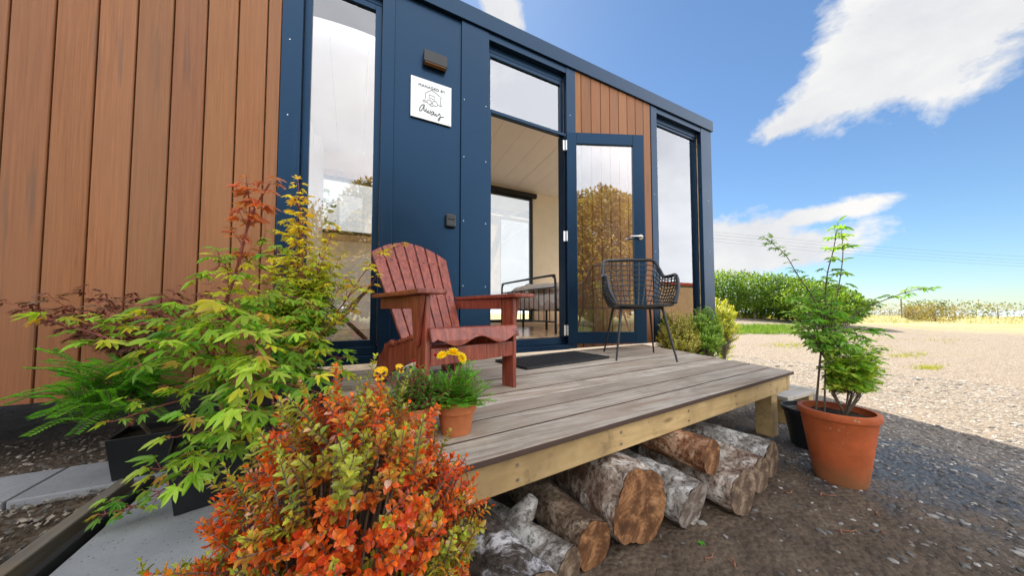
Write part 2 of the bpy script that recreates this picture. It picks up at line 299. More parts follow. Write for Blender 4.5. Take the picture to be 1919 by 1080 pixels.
# ---------------- ground ----------------
def m_ground():
    t = NT('yard_ground'); v = t.tc.outputs['Object']; big = t.noise(v, .9, 8, .6); mid = t.noise(v, 9, 8, .65); fine = t.noise(v, 90, 6, .7); st = t.vor(v, 46, out=1); std = t.vor(v, 46); st2 = t.vor(v, 110, out=1); std2 = t.vor(v, 110)
    sep = t.n('ShaderNodeSeparateXYZ'); t.l(v, sep.inputs[0]); x, y = sep.outputs[0], sep.outputs[1]
    soil = t.ramp(mid, [(.3, (.055, .037, .025)), (.6, (.125, .088, .058)), (.8, (.21, .155, .105))])
    soil = t.mix(t.ramp(fine, [(.55, 0), (.75, .6)]), soil, (.24, .19, .14))
    gry = t.n('ShaderNodeSeparateColor'); t.l(st, gry.inputs[0]); g2 = t.n('ShaderNodeSeparateColor'); t.l(st2, g2.inputs[0])
    grav = t.ramp(gry.outputs[0], [(0, (.16, .13, .10)), (.5, (.28, .235, .185)), (.85, (.40, .345, .285)), (1, (.54, .49, .42))])
    grav = t.mix(t.ramp(std, [(.30, 0), (.52, .75)]), grav, (.12, .095, .07))
    fg = t.ramp(g2.outputs[1], [(0, (.19, .15, .115)), (1, (.38, .32, .26))]); fg = t.mix(t.ramp(std2, [(.35, 0), (.6, .6)]), fg, (.14, .11, .08))
    grav = t.mix(t.ramp(mid, [(.42, 0), (.56, 1)]), grav, fg)
    # gravel takes over towards the right hand yard, dark soil close to the deck
    a = t.math('ADD', t.math('SUBTRACT', x, t.math('MULTIPLY', t.math('ABSOLUTE', t.math('SUBTRACT', y, 1.2)), -.25)), t.math('MULTIPLY', t.math('SUBTRACT', big, .5), 1.6))
    mk = t.ramp(t.math('ADD', t.math('MULTIPLY', t.math('SUBTRACT', a, 2.55), .55), .5, True), [(.25, 0), (.75, 1)])
    c = t.mix(mk, soil, grav)
    # wet charcoal dirt by the big pot
    unseen_lawn = t.ramp(t.math('ADD', t.math('MULTIPLY', y, -.25), t.math('MULTIPLY', t.math('SUBTRACT', big, .5), .8)), [(.40, 0), (.55, 1)]); c = t.mix(t.math('MULTIPLY', unseen_lawn, t.ramp(t.math('DIVIDE', x, 20), [(.3, 1), (.4, 0)])), c, t.ramp(t.noise(v, 3, 8, .7), [(.35, (.035, .055, .015)), (.65, (.08, .11, .03))]))  # unseen ground behind the viewer turned dark green to darken wall reflections
    wd = t.n('ShaderNodeVectorMath'); wd.operation = 'DISTANCE'; t.l(v, wd.inputs[0]); wd.inputs[1].default_value = (2.5, .62, 0)
    wm = t.math('ADD', wd.outputs['Value'], t.math('MULTIPLY', t.math('SUBTRACT', mid, .5), 1.2))
    wet = t.ramp(wm, [(.30, .85), (.62, 0)]); c = t.mix(wet, c, t.ramp(fine, [(.4, (.030, .034, .042)), (.7, (.12, .13, .15))]))
    # far pasture, weeds
    d = t.n('ShaderNodeVectorMath'); d.operation = 'LENGTH'; t.l(v, d.inputs[0]); far = t.ramp(t.math('DIVIDE', t.math('ADD', d.outputs['Value'], t.math('MULTIPLY', big, 10)), 60), [(.36, 0), (.5, 1)])
    past = t.ramp(t.noise(v, .35, 9, .7), [(.35, (.22, .22, .08)), (.6, (.40, .34, .17)), (.75, (.15, .20, .05))]); c = t.mix(far, c, past)
    green = t.ramp(t.math('MULTIPLY', t.noise(v, .55, 9, .72), 1), [(.60, 0), (.66, .75)]); gm = t.math('MULTIPLY', green, t.ramp(t.math('DIVIDE', x, 10), [(.45, 0), (.7, 1)]))
    c = t.mix(gm, c, (.20, .24, .06))
    h = t.math('ADD', t.math('MULTIPLY', fine, .35), t.math('ADD', t.math('MULTIPLY', t.math('SUBTRACT', 1, std), .5), t.math('MULTIPLY', mid, .8)))
    t.bump(h, 1.0, .022); return t.fin(c, t.ramp(wm, [(.30, .42), (.6, .85)]), 0, .3)
MAT['ground'] = m_ground()
def gz(x, y):
    r = math.hypot(x, y); z = 0
    if r < 12: z += .010*(noise.noise(Vector((x*2.3, y*2.3, 1)))+.6*noise.noise(Vector((x*7, y*7, 3))))*min(1, max(0, 1.0))
    z += .45*math.exp(-((x-17)/7)**2-((y-9.5)/5)**2)
    if r > 70: z -= 7*min(1, (r-70)/90)**1.3
    return z
def build_ground():
    def axis(a, b, lo, hi):
        fine = [lo+(hi-lo)*i/220 for i in range(221)]; st = (hi-lo)/220; L = []; x = lo
        while x > a: st *= 1.13; x -= st; L.append(x)
        st = (hi-lo)/220; Rr = []; x = hi
        while x < b: st *= 1.13; x += st; Rr.append(x)
        return L[::-1]+fine+Rr
    xs = axis(-170, 170, -1.6, 5.4); ys = axis(-170, 170, -.4, 5.2); m = MB(); nx = len(xs)
    m.v = [(x, y, gz(x, y)) for y in ys for x in xs]
    m.f = [(j*nx+i, j*nx+i+1, (j+1)*nx+i+1, (j+1)*nx+i) for j in range(len(ys)-1) for i in range(nx-1)]
    tag(m.build('ground', MAT['ground'], smooth=True), kind='structure')
    t = NT('sea_water'); t.bump(t.noise(t.map(), .3, 6), .3, .3); s = MB(); s.add([(-6000, -6000, -6.4), (9000, -6000, -6.4), (9000, 9000, -6.4), (-6000, 9000, -6.4)], [(0, 1, 2, 3)])
    tag(s.build('sea', t.fin((.30, .36, .42), .5)), kind='structure')
build_ground()
# loose stones: past counting
def build_stones():
    m = MB(); rnd = random.Random(3)
    t = NT('loose_stone'); a = t.n('ShaderNodeAttribute'); a.attribute_name = 'Col'; n = t.noise(t.map(), 70, 5)
    mt = t.fin(t.mix(t.ramp(n, [(.4, 0), (.7, .4)]), a.outputs['Color'], (.1, .09, .08)), .8)
    ico = [(0, 0, 1), (.89, 0, .45), (.28, .85, .45), (-.72, .53, .45), (-.72, -.53, .45), (.28, -.85, .45), (.72, .53, -.45), (-.28, .85, -.45), (-.89, 0, -.45), (-.28, -.85, -.45), (.72, -.53, -.45), (0, 0, -1)]
    tri = [(0,1,2),(0,2,3),(0,3,4),(0,4,5),(0,5,1),(1,6,2),(2,7,3),(3,8,4),(4,9,5),(5,10,1),(2,6,7),(3,7,8),(4,8,9),(5,9,10),(1,10,6),(6,11,7),(7,11,8),(8,11,9),(9,11,10),(10,11,6)]
    k = 0
    while k < 17000:
        x = -.2+6.2*rnd.random()**1.15; y = rnd.uniform(-.6, 3.0)
        p = .13+.87*min(1, max(0, (x-1.3)/1.5))
        if -.05 < x < 2.6 and .9 < y < 2.4: p *= .3
        if rnd.random() > p: continue
        s = rnd.choice([.003, .004, .004, .005, .006, .008, .011]) * rnd.uniform(.7, 1.4)
        if x > 2.2 and rnd.random() < .05: s *= 1.9
        a = rnd.uniform(0, 6.28); ca, sa = math.cos(a), math.sin(a); ax, ay, az = s*rnd.uniform(.9, 1.6), s*rnd.uniform(.6, 1), s*rnd.uniform(.3, .6); z = gz(x, y)+az*.2
        vs = []
        for q in ico:
            j = rnd.uniform(.8, 1.15); X, Y, Z = q[0]*ax*j, q[1]*ay*j, q[2]*az*j; vs.append((x+X*ca-Y*sa, y+X*sa+Y*ca, z+Z))
        b = rnd.choice([.07, .10, .14, .2, .28, .38]) if x < 2.6 else rnd.choice([.14, .22, .3, .38, .5]); m.add(vs, tri, (b, b*.93, b*.83)); k += 1
    tag(m.build('loose_gravel', mt), 'scattered grey and tan pebbles on the bare yard ground', 'gravel', kind='stuff')
build_stones()
# leaf geometry -----------------------------------------------------------
def basis(d, up):
    d = Vector(d).normalized(); s = d.cross(Vector(up))
    if s.length < 1e-3: s = d.orthogonal()
    s.normalize(); return d, s, s.cross(d).normalized()
def leaf_oval(m, p, d, up, L, W, col, fold=.25, droop=.15):
    d, s, n = basis(d, up); p = Vector(p)
    pts = [p, p+d*L*.35+s*W*.5+n*W*fold, p+d*L*.72+s*W*.42+n*(W*fold-L*droop*.5), p+d*L-n*L*droop, p+d*L*.72-s*W*.42+n*(W*fold-L*droop*.5), p+d*L*.35-s*W*.5+n*W*fold, p+d*L*.5-n*L*droop*.1]
    m.add(pts, [(0, 6, 1), (1, 6, 2), (2, 6, 3), (3, 6, 4), (4, 6, 5), (5, 6, 0)], col)
LOBES = [(0, 1.0), (40, .90), (-40, .90), (80, .62), (-80, .62), (122, .30), (-122, .30)]
def _palm():
    lob = sorted(LOBES); pts = []
    for i, (a, l) in enumerate(lob):
        for da, rr in ((-15, .50), (-9, .74), (0, 1.0), (9, .74), (15, .50)):
            pts.append((a+da*(1 if abs(a) < 100 else .9), l*rr))
        if i < len(lob)-1: a2, l2 = lob[i+1]; pts.append(((a+a2)/2, .36*min(1, (l+l2)/1.6+.2)))
    return [(math.cos(R(a))*r, math.sin(R(a))*r) for a, r in pts]
PALM = _palm(); PALM_THIN = [(x*(.95), y*.95) if math.hypot(x, y) > .5 else (x*.62, y*.62) for x, y in PALM]
def leaf_palm(m, p, d, up, L, col, droop=.25, thin=False, rnd=random):
    d, s, n = basis(d, up); p = Vector(p); out = PALM_THIN if thin else PALM
    cup = rnd.uniform(-.1, .2)
    vs = [p]
    for x, y in out:
        r2 = x*x+y*y; vs.append(p+d*x*L+s*y*L-n*L*(droop*r2+cup*y*y*.5-.06*math.sin(9*y)))
    k = len(out); m.add(vs, [(0, i, i+1) for i in range(1, k)], col)
def jit(c, rnd, a=.18, b=.12):
    k = 1+rnd.uniform(-a, a); return tuple(max(.003, x*k*(1+rnd.uniform(-b, b))) for x in c)
def lerp(a, b, t): return tuple(a[i]*(1-t)+b[i]*t for i in range(3))
def smooth_path(pts, n=4):
    out = []; pts = [Vector(p) for p in pts]
    for i in range(len(pts)-1):
        p0 = pts[max(i-1, 0)]; p1 = pts[i]; p2 = pts[i+1]; p3 = pts[min(i+2, len(pts)-1)]
        for k in range(n):
            t = k/n; out.append(.5*((2*p1)+(p2-p0)*t+(2*p0-5*p1+4*p2-p3)*t*t+(3*p1-p0-3*p2+p3)*t**3))
    out.append(pts[-1]); return out
exec_later = []
# ---------------- tiny cabin ----------------
YF, YB = 2.45, 4.75; XL, XR = -3.05, 4.40; ZU, ZFL, ZT = .412, .53, 3.30
def zroof(y): return 3.17-(y-YF)*.087
cabin = thing('tiny_house', 'long navy and timber clad tiny house with tall glazing behind the deck', 'tiny house', (1.0, 3.6, 0))
def clad_part(x0, x1, first, pitch, seed, ZU=ZU):
    rnd = random.Random(seed); m = MB(); xs = [x0]; g = first
    while g < x1-.01:
        if g > x0+.01: xs.append(g)
        g += pitch
    xs.append(x1)
    for a, b in zip(xs[:-1], xs[1:]):
        c = rnd.uniform(.84, 1.1); col = (c, c*rnd.uniform(.94, 1.03), c*rnd.uniform(.9, 1.04)); g_ = .0035
        pts = [(a+g_+.003, YF+.003), (b-g_-.003, YF+.003), (b-g_, YF+.008), (b-g_, YF+.024), (a+g_, YF+.024), (a+g_, YF+.008)]
        n = len(pts); m.add([(x, y, ZU) for x, y in pts]+[(x, y, ZT+.05) for x, y in pts], [tuple(range(n-1, -1, -1)), tuple(range(n, 2*n))]+[(i, (i+1) % n, n+(i+1) % n, n+i) for i in range(n)], col)
    m.build('cladding', MAT['clad'], cabin, bevel=.001)
clad_part(XL+.1, -.465, -.542-17*.1455, .1455, 1, .335); clad_part(2.0, 3.158, 2.085, .1355, 2)
def nbox(name, lo, hi, mat='navy', bevel=.003, parent=None):
    m = MB(); m.box(lo, hi); return m.build(name, MAT[mat], parent or cabin, bevel=bevel)
nbox('trim_post', (-.465, YF-.004, ZU), (-.35, YF+.05, ZT)); nbox('trim_post', (.15, YF-.004, ZU), (.24, YF+.05, ZT))
nbox('wall_panel', (.24, YF+.012, ZU), (.776, YF+.05, ZT)); nbox('trim_post', (.776, YF-.004, ZU), (1.03, YF+.05, ZT))
nbox('trim_post', (1.886, YF-.004, ZU), (2.0, YF+.05, ZT)); nbox('trim_post', (3.158, YF-.004, ZU), (3.265, YF+.05, ZT))
nbox('trim_post', (4.165, YF-.004, ZU), (XR, YF+.05, ZT)); nbox('trim_post', (XL, YF-.004, ZU), (XL+.1, YF+.05, ZT))
m = MB(); m.box((XL-.02, YF-.022, 3.302), (XR+.03, YF+.045, 3.45)); m.build('fascia', MAT['navy'], cabin, bevel=.004)
FILL_HOLES = ((.36, .96, 2.85, 4.55), (3.46, 4.22, 2.75, 4.55), (2.50, 3.36, 2.72, 3.35))  # roof lights added out of view to brighten the room
def sloped(name, mat, x0, x1, y0, y1, zb0, zb1, th, step=None, gap=0):
    m = MB(); zb = lambda y: zb0+(zb1-zb0)*(y-y0)/(y1-y0)
    cuts = sorted({x0, x1}|{v for k in FILL_HOLES for v in k[:2]}|({x0+step*i for i in range(1, int((x1-x0)/step)+1)} if step else set()))
    for a, b in zip(cuts[:-1], cuts[1:]):
        if b-a < .004: continue
        hole = [k for k in FILL_HOLES if k[0] <= (a+b)/2 <= k[1]]; segs = [(y0, hole[0][2]), (hole[0][3], y1)] if hole else [(y0, y1)]
        for c, d in segs: m.hexa([(a, c, zb(c)), (b-gap, c, zb(c)), (b-gap, d, zb(d)), (a, d, zb(d))], [(a, c, zb(c)+th), (b-gap, c, zb(c)+th), (b-gap, d, zb(d)+th), (a, d, zb(d)+th)])
    return m.build(name, mat, cabin)
sloped('roof', MAT['navy'], XL, XR+.01, YF+.05, YB+.12, 3.30, 3.10, .12)
for k in FILL_HOLES:
    m = MB(); zz = lambda y: 3.43-(y-YF-.05)*.083; m.hexa([(k[0]-.03, k[2]-.03, zz(k[2])), (k[1]+.03, k[2]-.03, zz(k[2])), (k[1]+.03, k[3]+.03, zz(k[3])), (k[0]-.03, k[3]+.03, zz(k[3]))], [(k[0]-.03, k[2]-.03, zz(k[2])+.012), (k[1]+.03, k[2]-.03, zz(k[2])+.012), (k[1]+.03, k[3]+.03, zz(k[3])+.012), (k[0]-.03, k[3]+.03, zz(k[3])+.012)]); m.build('added_skylight', MAT['glassb'], cabin)
for a, b in ((-.35, .15), (1.03, 1.886), (3.265, 4.165)):
    m = MB(); m.box((a, YF, 3.235), (b, YF+.0505, ZT)); m.box((a, YF+.0505, 3.17), (b, YF+.12, 3.29)); m.build('head_trim', MAT['navy'], cabin, bevel=.002)
for a, b, q in ((-.35, .15, .006), (1.03, 1.886, .03), (3.265, 4.165, .006)):
    m = MB(); m.box((a, YF-q, ZU), (b, YF+.12, .47 if a != 1.03 else .462)); m.box((a+.005, YF+.03, .471 if a != 1.03 else .463), (b-.005, YF+.12, .53 if a != 1.03 else .524)); m.build('sill', MAT['navy'], cabin, bevel=.003)
# backing wall + end walls + rear wall with openings
m = MB()
for a, b in ((XL+.02, -.353), (.153, 1.027), (1.889, 3.262), (4.168, XR-.02)): m.box((a, YF+.052, ZU), (b, YF+.12, 3.29))
m.build('wall', MAT['ply'], cabin)
for a, b in ((XR-.11, XR), (XL, XL+.1)): m = MB(); m.box((a, YF+.122, ZU), (b, YB+.1, 3.12)); m.build('end_wall', MAT['navy'], cabin)
m = MB()
def rearwall(x0, x1, ops):
    xs = [x0]
    for a, b, c, d in ops:
        m.box((xs[-1], YB, ZU), (a, YB+.09, 3.05)); m.box((a, YB, ZU), (b, YB+.09, c)); m.box((a, YB, d), (b, YB+.09, 3.05)); xs.append(b)
    m.box((xs[-1], YB, ZU), (x1, YB+.09, 3.05))
rearwall(XL+.1, XR-.11, [(-.62, .35, 1.83, 2.62), (1.10, 2.88, .58, 2.86), (3.55, 4.2, .9, 2.7)])  # last opening is added out of sight to let more daylight in
m.build('rear_wall', m_plain('cream_wall_lining', (.92, .80, .62), .6, 0, .04), cabin)
m = MB(); m.box((XL+.1, YF+.12, ZU), (XR-.11, YB, ZFL)); m.build('floor', MAT['floor'], cabin)
sloped('ceiling', MAT['ceil'], XL+.1, XR-.112, YF+.12, YB, 3.165, 2.965, .025, .302, .004)
m = MB(); m.box((-.345-.5, YF+.13, ZFL), (-.47, YB-.01, 2.9)); m.box((-.47, YB-.5, ZFL), (-.40, YB-.01, 2.9)); m.build('partition', MAT['white'], cabin)
m = MB(); m.box((1.0, 4.1, ZFL), (1.06, YB-.01, 2.9)); m.build('partition', MAT['white'], cabin)
m = MB(); m.box((-.38, YB-.03, ZFL), (.3, YB-.002, 1.54)); m.box((.306, YB-.03, ZFL), (.98, YB-.002, 1.54)); m.build('cupboard_front', MAT['white'], cabin, bevel=.002)
def window(x0, x1, z0, z1, y, fw, mat, fd=.045, name='window', glass='glass'):
    m = MB(); m.box((x0, y, z0), (x0+fw, y+fd, z1)); m.box((x1-fw, y, z0), (x1, y+fd, z1)); m.box((x0+fw, y, z0), (x1-fw, y+fd, z0+fw)); m.box((x0+fw, y, z1-fw), (x1-fw, y+fd, z1))
    f = m.build(name, MAT[mat], cabin, bevel=.002)
    g = MB(); g.box((x0+fw, y+fd*.4, z0+fw), (x1-fw, y+fd*.4+.006, z1-fw)); g.build('pane', MAT[glass], f); return f
window(-.349, .149, .532, 3.168, YF+.052, .045, 'navy', glass='glass')
window(1.031, 1.885, 2.60, 3.168, YF+.052, .035, 'navy', glass='glasst')
window(3.266, 4.164, .532, 3.168, YF+.06, .03, 'navy', glass='glassr')
window(-.62, .35, 1.832, 2.618, YB-.02, .05, 'black', glass='glassb'); window(1.102, 2.878, .582, 2.858, YB+.01, .05, 'black', glass='glassb')
m = MB(); m.box((-.70, YB-.03, 1.76), (-.62, YB-.001, 2.70)); m.box((-.62, YB-.03, 2.62), (.42, YB-.001, 2.70)); m.box((-.62, YB-.03, 1.75), (.42, YB-.001, 1.83)); m.build('window_casing', MAT['ply'], cabin)
m = MB(); m.box((1.33, YB-.07, 2.84), (2.93, YB-.004, 2.92)); m.build('roller_blind', MAT['dark'], cabin, bevel=.01)
m = MB()                                                     # door frame lining
m.box((1.031, YF+.004, .526), (1.055, YF+.11, 2.597)); m.box((1.861, YF+.004, .526), (1.885, YF+.11, 2.597)); m.box((1.056, YF+.004, 2.57), (1.86, YF+.05, 2.598)); m.build('door_frame', MAT['navy'], cabin, bevel=.002)
# open glazed door leaf
hx, hy = 1.866, 2.425; dv = Vector((.728, -.316, 0)); dl = dv.length; du = dv.normalized(); dn = Vector((du.y, -du.x, 0))
def DP(a, z, o=0): return Vector((hx, hy, 0))+du*a+dn*o+Vector((0, 0, z))
def dbox(m, a0, a1, z0, z1, o0=-.02, o1=.02): m.hexa([DP(a0, z0, o0), DP(a1, z0, o0), DP(a1, z0, o1), DP(a0, z0, o1)], [DP(a0, z1, o0), DP(a1, z1, o0), DP(a1, z1, o1), DP(a0, z1, o1)])
dz0, dz1 = .468, 2.585
m = MB(); dbox(m, 0, .098, dz0, dz1); dbox(m, dl-.115, dl, dz0, dz1); dbox(m, .099, dl-.116, dz0, dz0+.115, -.019, .019); dbox(m, .099, dl-.116, dz1-.115, dz1, -.019, .019)
door = m.build('door', MAT['navy'], cabin, bevel=.003)
m = MB(); dbox(m, .095, dl-.112, dz0+.112, dz1-.112, -.003, .003); m.build('pane', MAT['glassd'], door)
m = MB()
for sgn in (1, -1):
    c = DP(dl-.052, 1.53, 0); m.tube([c+dn*sgn*.018, c+dn*sgn*.030], .027, 24); m.tube([c+dn*sgn*.03, c+dn*sgn*.055], .011, 12)
    m.tube([c+dn*sgn*.055, c+dn*sgn*.06-du*.02, c+dn*sgn*.058-du*.07, c+dn*sgn*.055-du*.115], [.011, .011, .009, .008], 12)
m.build('handle', MAT['chrome'], door, smooth=True)
for z in (.60, 1.53, 2.45):
    m = MB(); m.tube([(hx-.012, hy-.012, z-.05), (hx-.012, hy-.012, z+.05)], .009, 10); m.box((hx-.045, hy-.004, z-.05), (hx-.012, hy+.001, z+.05)); m.build('hinge', MAT['steel'], door)
for x, z0 in ((.80, 1.0), (.80, 1.55), (.80, 2.1), (.80, 2.6), (1.0, 1.0), (1.0, 1.55), (1.0, 2.1), (1.0, 2.6), (-.42, 2.62), (-.42, 2.1), (-.42, 1.6), (1.93, 2.8), (3.2, 2.2), (3.2, 1.5), (4.3, 2.3), (4.3, 1.6)): m = MB(); m.tube([(x, YF-.004, z0), (x, YF-.007, z0)], .004, 8); m.build('panel_screw', MAT['steel'], cabin)
m = MB(); m.box((XL+.4, 3.1, .34), (XR-.4, 3.16, ZU)); m.box((XL+.4, 4.0, .34), (XR-.4, 4.06, ZU)); m.build('chassis_beam', MAT['dark'], cabin)
# wall light, sign, key safe
def on_wall_box(name, label, cat, x0, x1, z0, z1, d, mat): pass
wl = thing('wall_light', 'small dark rectangular wall light above the white sign', 'wall light', (.547, YF+.012, 2.83))
m = MB(); m.box((.455, YF-.045, 2.79), (.642, YF+.012, 2.885)); m.build('housing', MAT['black'], wl, bevel=.004)
m = MB(); m.box((.462, YF-.04, 2.784), (.635, YF-.005, 2.7905)); m.build('diffuser', m_plain('amber_diffuser', (.22, .10, .03), .4), wl)
ks = thing('key_safe', 'small black key safe fixed to the navy wall panel', 'key safe', (.69, YF+.012, 1.53))
m = MB(); m.box((.65, YF-.028, 1.478), (.732, YF+.012, 1.588)); m.build('body', MAT['blackp'], ks, bevel=.012)
m = MB(); m.box((.66, YF-.034, 1.54), (.722, YF-.026, 1.578)); m.build('cover', MAT['black'], ks, bevel=.004)
sg = thing('sign', 'square white management sign with line drawing and black lettering', 'sign', (.525, YF+.012, 2.33))
SX0, SX1, SZ0, SZ1 = .362, .688, 2.33, 2.66
m = MB(); m.box((SX0, YF-.006, SZ0), (SX1, YF+.004, SZ1)); m.build('panel', MAT['sign'], sg, bevel=.001)
def sgp(x, y):
    fx = (x-130)/485.; fy = (y-(380+170*fx))/(485-35*fx); return Vector((SX0+fx*(SX1-SX0), YF-.0075, SZ1-fy*(SZ1-SZ0)))
def stroke(m, pts, w): m.tube([sgp(*p) for p in pts], w, 6)
m = MB()
stroke(m, [(303, 668), (300, 640), (299, 600), (335, 582), (374, 567), (430, 610), (492, 664)], .0014); stroke(m, [(492, 664), (481, 673), (478, 705), (479, 740), (486, 752), (496, 764)], .0014)
stroke(m, [(345, 622), (412, 648), (409, 684), (341, 656), (345, 622)], .0013); stroke(m, [(303, 690), (282, 678), (267, 688), (278, 702), (300, 704), (316, 708)], .0014); stroke(m, [(372, 716), (384, 720)], .0014); stroke(m, [(442, 738), (466, 752), (490, 764)], .0014)
for cx, cy, r_ in ((344, 708, 27), (413, 730, 30)): stroke(m, [(cx+r_*math.cos(a*.524), cy+r_*.36*math.cos(a*.524)+r_*math.sin(a*.524)) for a in range(13)], .0014)
m.build('drawing', MAT['ink'], sg)
m = MB()
aw = [[(290, 742), (268, 738), (245, 758), (231, 790), (233, 810), (252, 806), (272, 778), (288, 745), (282, 790), (288, 815), (300, 808), (312, 785)], [(312, 785), (308, 815), (318, 830), (334, 806), (333, 830), (344, 842), (360, 815), (362, 806)],
      [(400, 828), (384, 820), (368, 834), (366, 856), (380, 860), (396, 838), (402, 830), (402, 858), (412, 866), (428, 845)], [(428, 845), (427, 868), (438, 876), (458, 856), (472, 846)], [(472, 846), (478, 880), (470, 915), (458, 930), (452, 915), (478, 890), (522, 890)]]
for s_ in aw: m.tube(smooth_path([sgp(*p) for p in s_], 3), .0026, 6)
m.build('script_lettering', MAT['ink'], sg)
def text(s, size, x, z, parent, name):
    c = bpy.data.curves.new('t', 'FONT'); c.body = s; c.size = size; c.align_x = 'CENTER'; c.extrude = .0008; c.space_character = 1.15
    o = bpy.data.objects.new('t', c); COL.objects.link(o); dg = bpy.context.evaluated_depsgraph_get(); me = bpy.data.meshes.new_from_object(o.evaluated_get(dg)); bpy.data.objects.remove(o)
    me.transform(Matrix.Translation(Vector((x, YF-.0075, z))) @ Matrix.Rotation(math.pi/2, 4, 'X')); me.transform(Matrix.Translation(-origin(parent))); me.materials.clear(); me.materials.append(MAT['ink'])
    q = bpy.data.objects.new(name, me); COL.objects.link(q); q.parent = parent
text('MANAGED BY', .031, .527, 2.593, sg, 'lettering'); text('THE', .012, .523, 2.452, sg, 'lettering')
for x in (SX0+.022, SX1-.022):
    for z in (SZ0+.02, SZ1-.02): m = MB(); m.tube([(x, YF-.005, z), (x, YF-.01, z)], .004, 10); m.build('screw', MAT['steel'], sg)
# interior: bed and folding stand
bed = thing('bed', 'black metal framed bed with rumpled linen seen through the open doorway', 'bed', (2.9, 3.6, ZFL))
m = MB(); bx = 2.03; ya, yb = 2.86, 4.28
m.tube(smooth_path([(bx, ya, ZFL), (bx, ya, 1.10), (bx, ya+.04, 1.18), (bx, ya+.12, 1.20), (bx, yb-.12, 1.20), (bx, yb-.04, 1.18), (bx, yb, 1.10), (bx, yb, ZFL)], 4), .014, 10)
for z in (1.06, .66): m.tube([(bx, ya, z), (bx, yb, z)], .009, 8)
for i in range(1, 12): y = ya+(yb-ya)*i/12; m.tube([(bx, y, .66), (bx, y, 1.06)], .0055, 6)
m.build('footboard', MAT['black'], bed, smooth=True)
m = MB()
for y in (ya+.04, yb-.04, 3.57): m.tube([(bx+.02, y, .80), (4.0, y, .80)], .016, 8)
for x in (bx+.35, 3.2, 4.0):
    for y in (ya+.05, yb-.05, 3.57): m.tube([(x, y, ZFL), (x, y, .80)], .016, 8)
m.build('bed_rail', MAT['black'], bed)
def cloth(name, x0, x1, y0, y1, z, mat, amp, drop, seed, th=.02):
    m = MB(); nx, ny = 40, 50
    for j in range(ny+1):
        for i in range(nx+1):
            u = i/nx; v = j/ny; X = x0+(x1-x0)*u; Y = y0+(y1-y0)*v
            n1 = noise.noise(Vector((X*6, Y*6, seed))); n2 = noise.noise(Vector((X*15+n1, Y*15, seed+4)))
            e = min(1, min(u, 1)*(x1-x0)/.08, min(v, 1-v)*(y1-y0)/.08); Z = z+amp*(n1+.5*n2)-drop*(1-e)**1.3
            X -= .035*(1-min(1, u*(x1-x0)/.08))*(1+n1*1.2); m.v.append((X, Y, Z))
    m.f = [(j*(nx+1)+i, j*(nx+1)+i+1, (j+1)*(nx+1)+i+1, (j+1)*(nx+1)+i) for j in range(ny) for i in range(nx)]
    o = m.build(name, MAT[mat], bed, smooth=True); s_ = o.modifiers.new('t', 'SOLIDIFY'); s_.thickness = th
m = MB(); m.box((bx+.06, ya+.03, .82), (4.05, yb-.03, 1.0)); m.build('mattress', MAT['linenw'], bed, bevel=.04)
cloth('bedspread', bx+.05, 4.0, ya+.0, yb-.0, 1.07, 'linen', .03, .26, 3); cloth('duvet', bx+.07, 3.9, ya+.1, yb-.08, 1.13, 'linenw', .05, .07, 9, .03)
st = thing('folding_stand', 'black folding stand with crossed legs behind the tall left window', 'folding stand', (-.1, 2.8, ZFL))
for y in (2.68, 2.98): m = MB(); m.bar((-.30, y, ZFL+.01), (.10, y, .97), .022, .012, (0, 1, 0)); m.bar((.10, y+.012, ZFL+.01), (-.30, y+.012, .97), .022, .012, (0, 1, 0)); m.build('crossed_legs', MAT['black'], st)
for x in (-.31, .11): m = MB(); m.bar((x, 2.66, .985), (x, 3.02, .985), .03, .02); m.build('top_rail', MAT['black'], st)
# ---------------- deck ----------------
DA = R(4.36); dd = Vector((math.cos(DA), math.sin(DA), 0)); dp = Vector((-dd.y, dd.x, 0)); DZ = .40
deck = thing('deck', 'low weathered timber deck in front of the tiny house', 'deck', (1.3, 1.5, 0))
F0 = Vector((-.05, .740, 0)); ER0 = Vector((2.538, .933, 0)); ER1 = Vector((2.921+.09, 2.249+.3, 0)); EL0 = Vector((-.05, .74, 0)); EL1 = Vector((-.06, 2.30, 0))
def isect(p, d, a, b):
    e = b-a; den = d.x*e.y-d.y*e.x; t = ((a.x-p.x)*e.y-(a.y-p.y)*e.x)/den; return p+d*t
NB = 11; pitch = 1.512/NB; rnd = random.Random(5)
for i in range(NB):
    w0 = i*pitch+(.0 if i == 0 else .0035); w1 = (i+1)*pitch-.0035; q = []
    for w in (w0, w1): q.append((isect(F0+dp*w, dd, EL0, EL1), isect(F0+dp*w, dd, ER0, ER1)))
    j0, j1 = rnd.uniform(-.004, .004), rnd.uniform(-.003, .003); dz = rnd.uniform(-.0018, .0018)
    a, b, c, d = q[0][0]+dd*j0, q[0][1]+dd*j1, q[1][1]+dd*j1, q[1][0]+dd*j0
    m = MB(); z0, z1 = DZ-.019+dz, DZ+dz
    n = 24; vb = []; vt = []
    m2 = []
    for k in range(n+1):
        t = k/n; s_ = .0012*noise.noise(Vector((t*6, i*3.1, 0))); p0 = a.lerp(b, t); p1 = d.lerp(c, t)
        m2.append([p0+dp*s_, p1+dp*s_])
    vs = []
    for p0, p1 in m2: vs += [(p0.x, p0.y, z0), (p1.x, p1.y, z0), (p1.x, p1.y, z1), (p0.x, p0.y, z1)]
    fs = [(4*k+e, 4*k+4+e, 4*k+4+(e+1) % 4, 4*k+(e+1) % 4) for k in range(n) for e in range(4)]+[(0, 1, 2, 3), (4*n+3, 4*n+2, 4*n+1, 4*n)]
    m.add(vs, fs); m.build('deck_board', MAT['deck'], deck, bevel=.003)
def dk(a, w, z): return F0+dd*a+dp*w+Vector((0, 0, z))
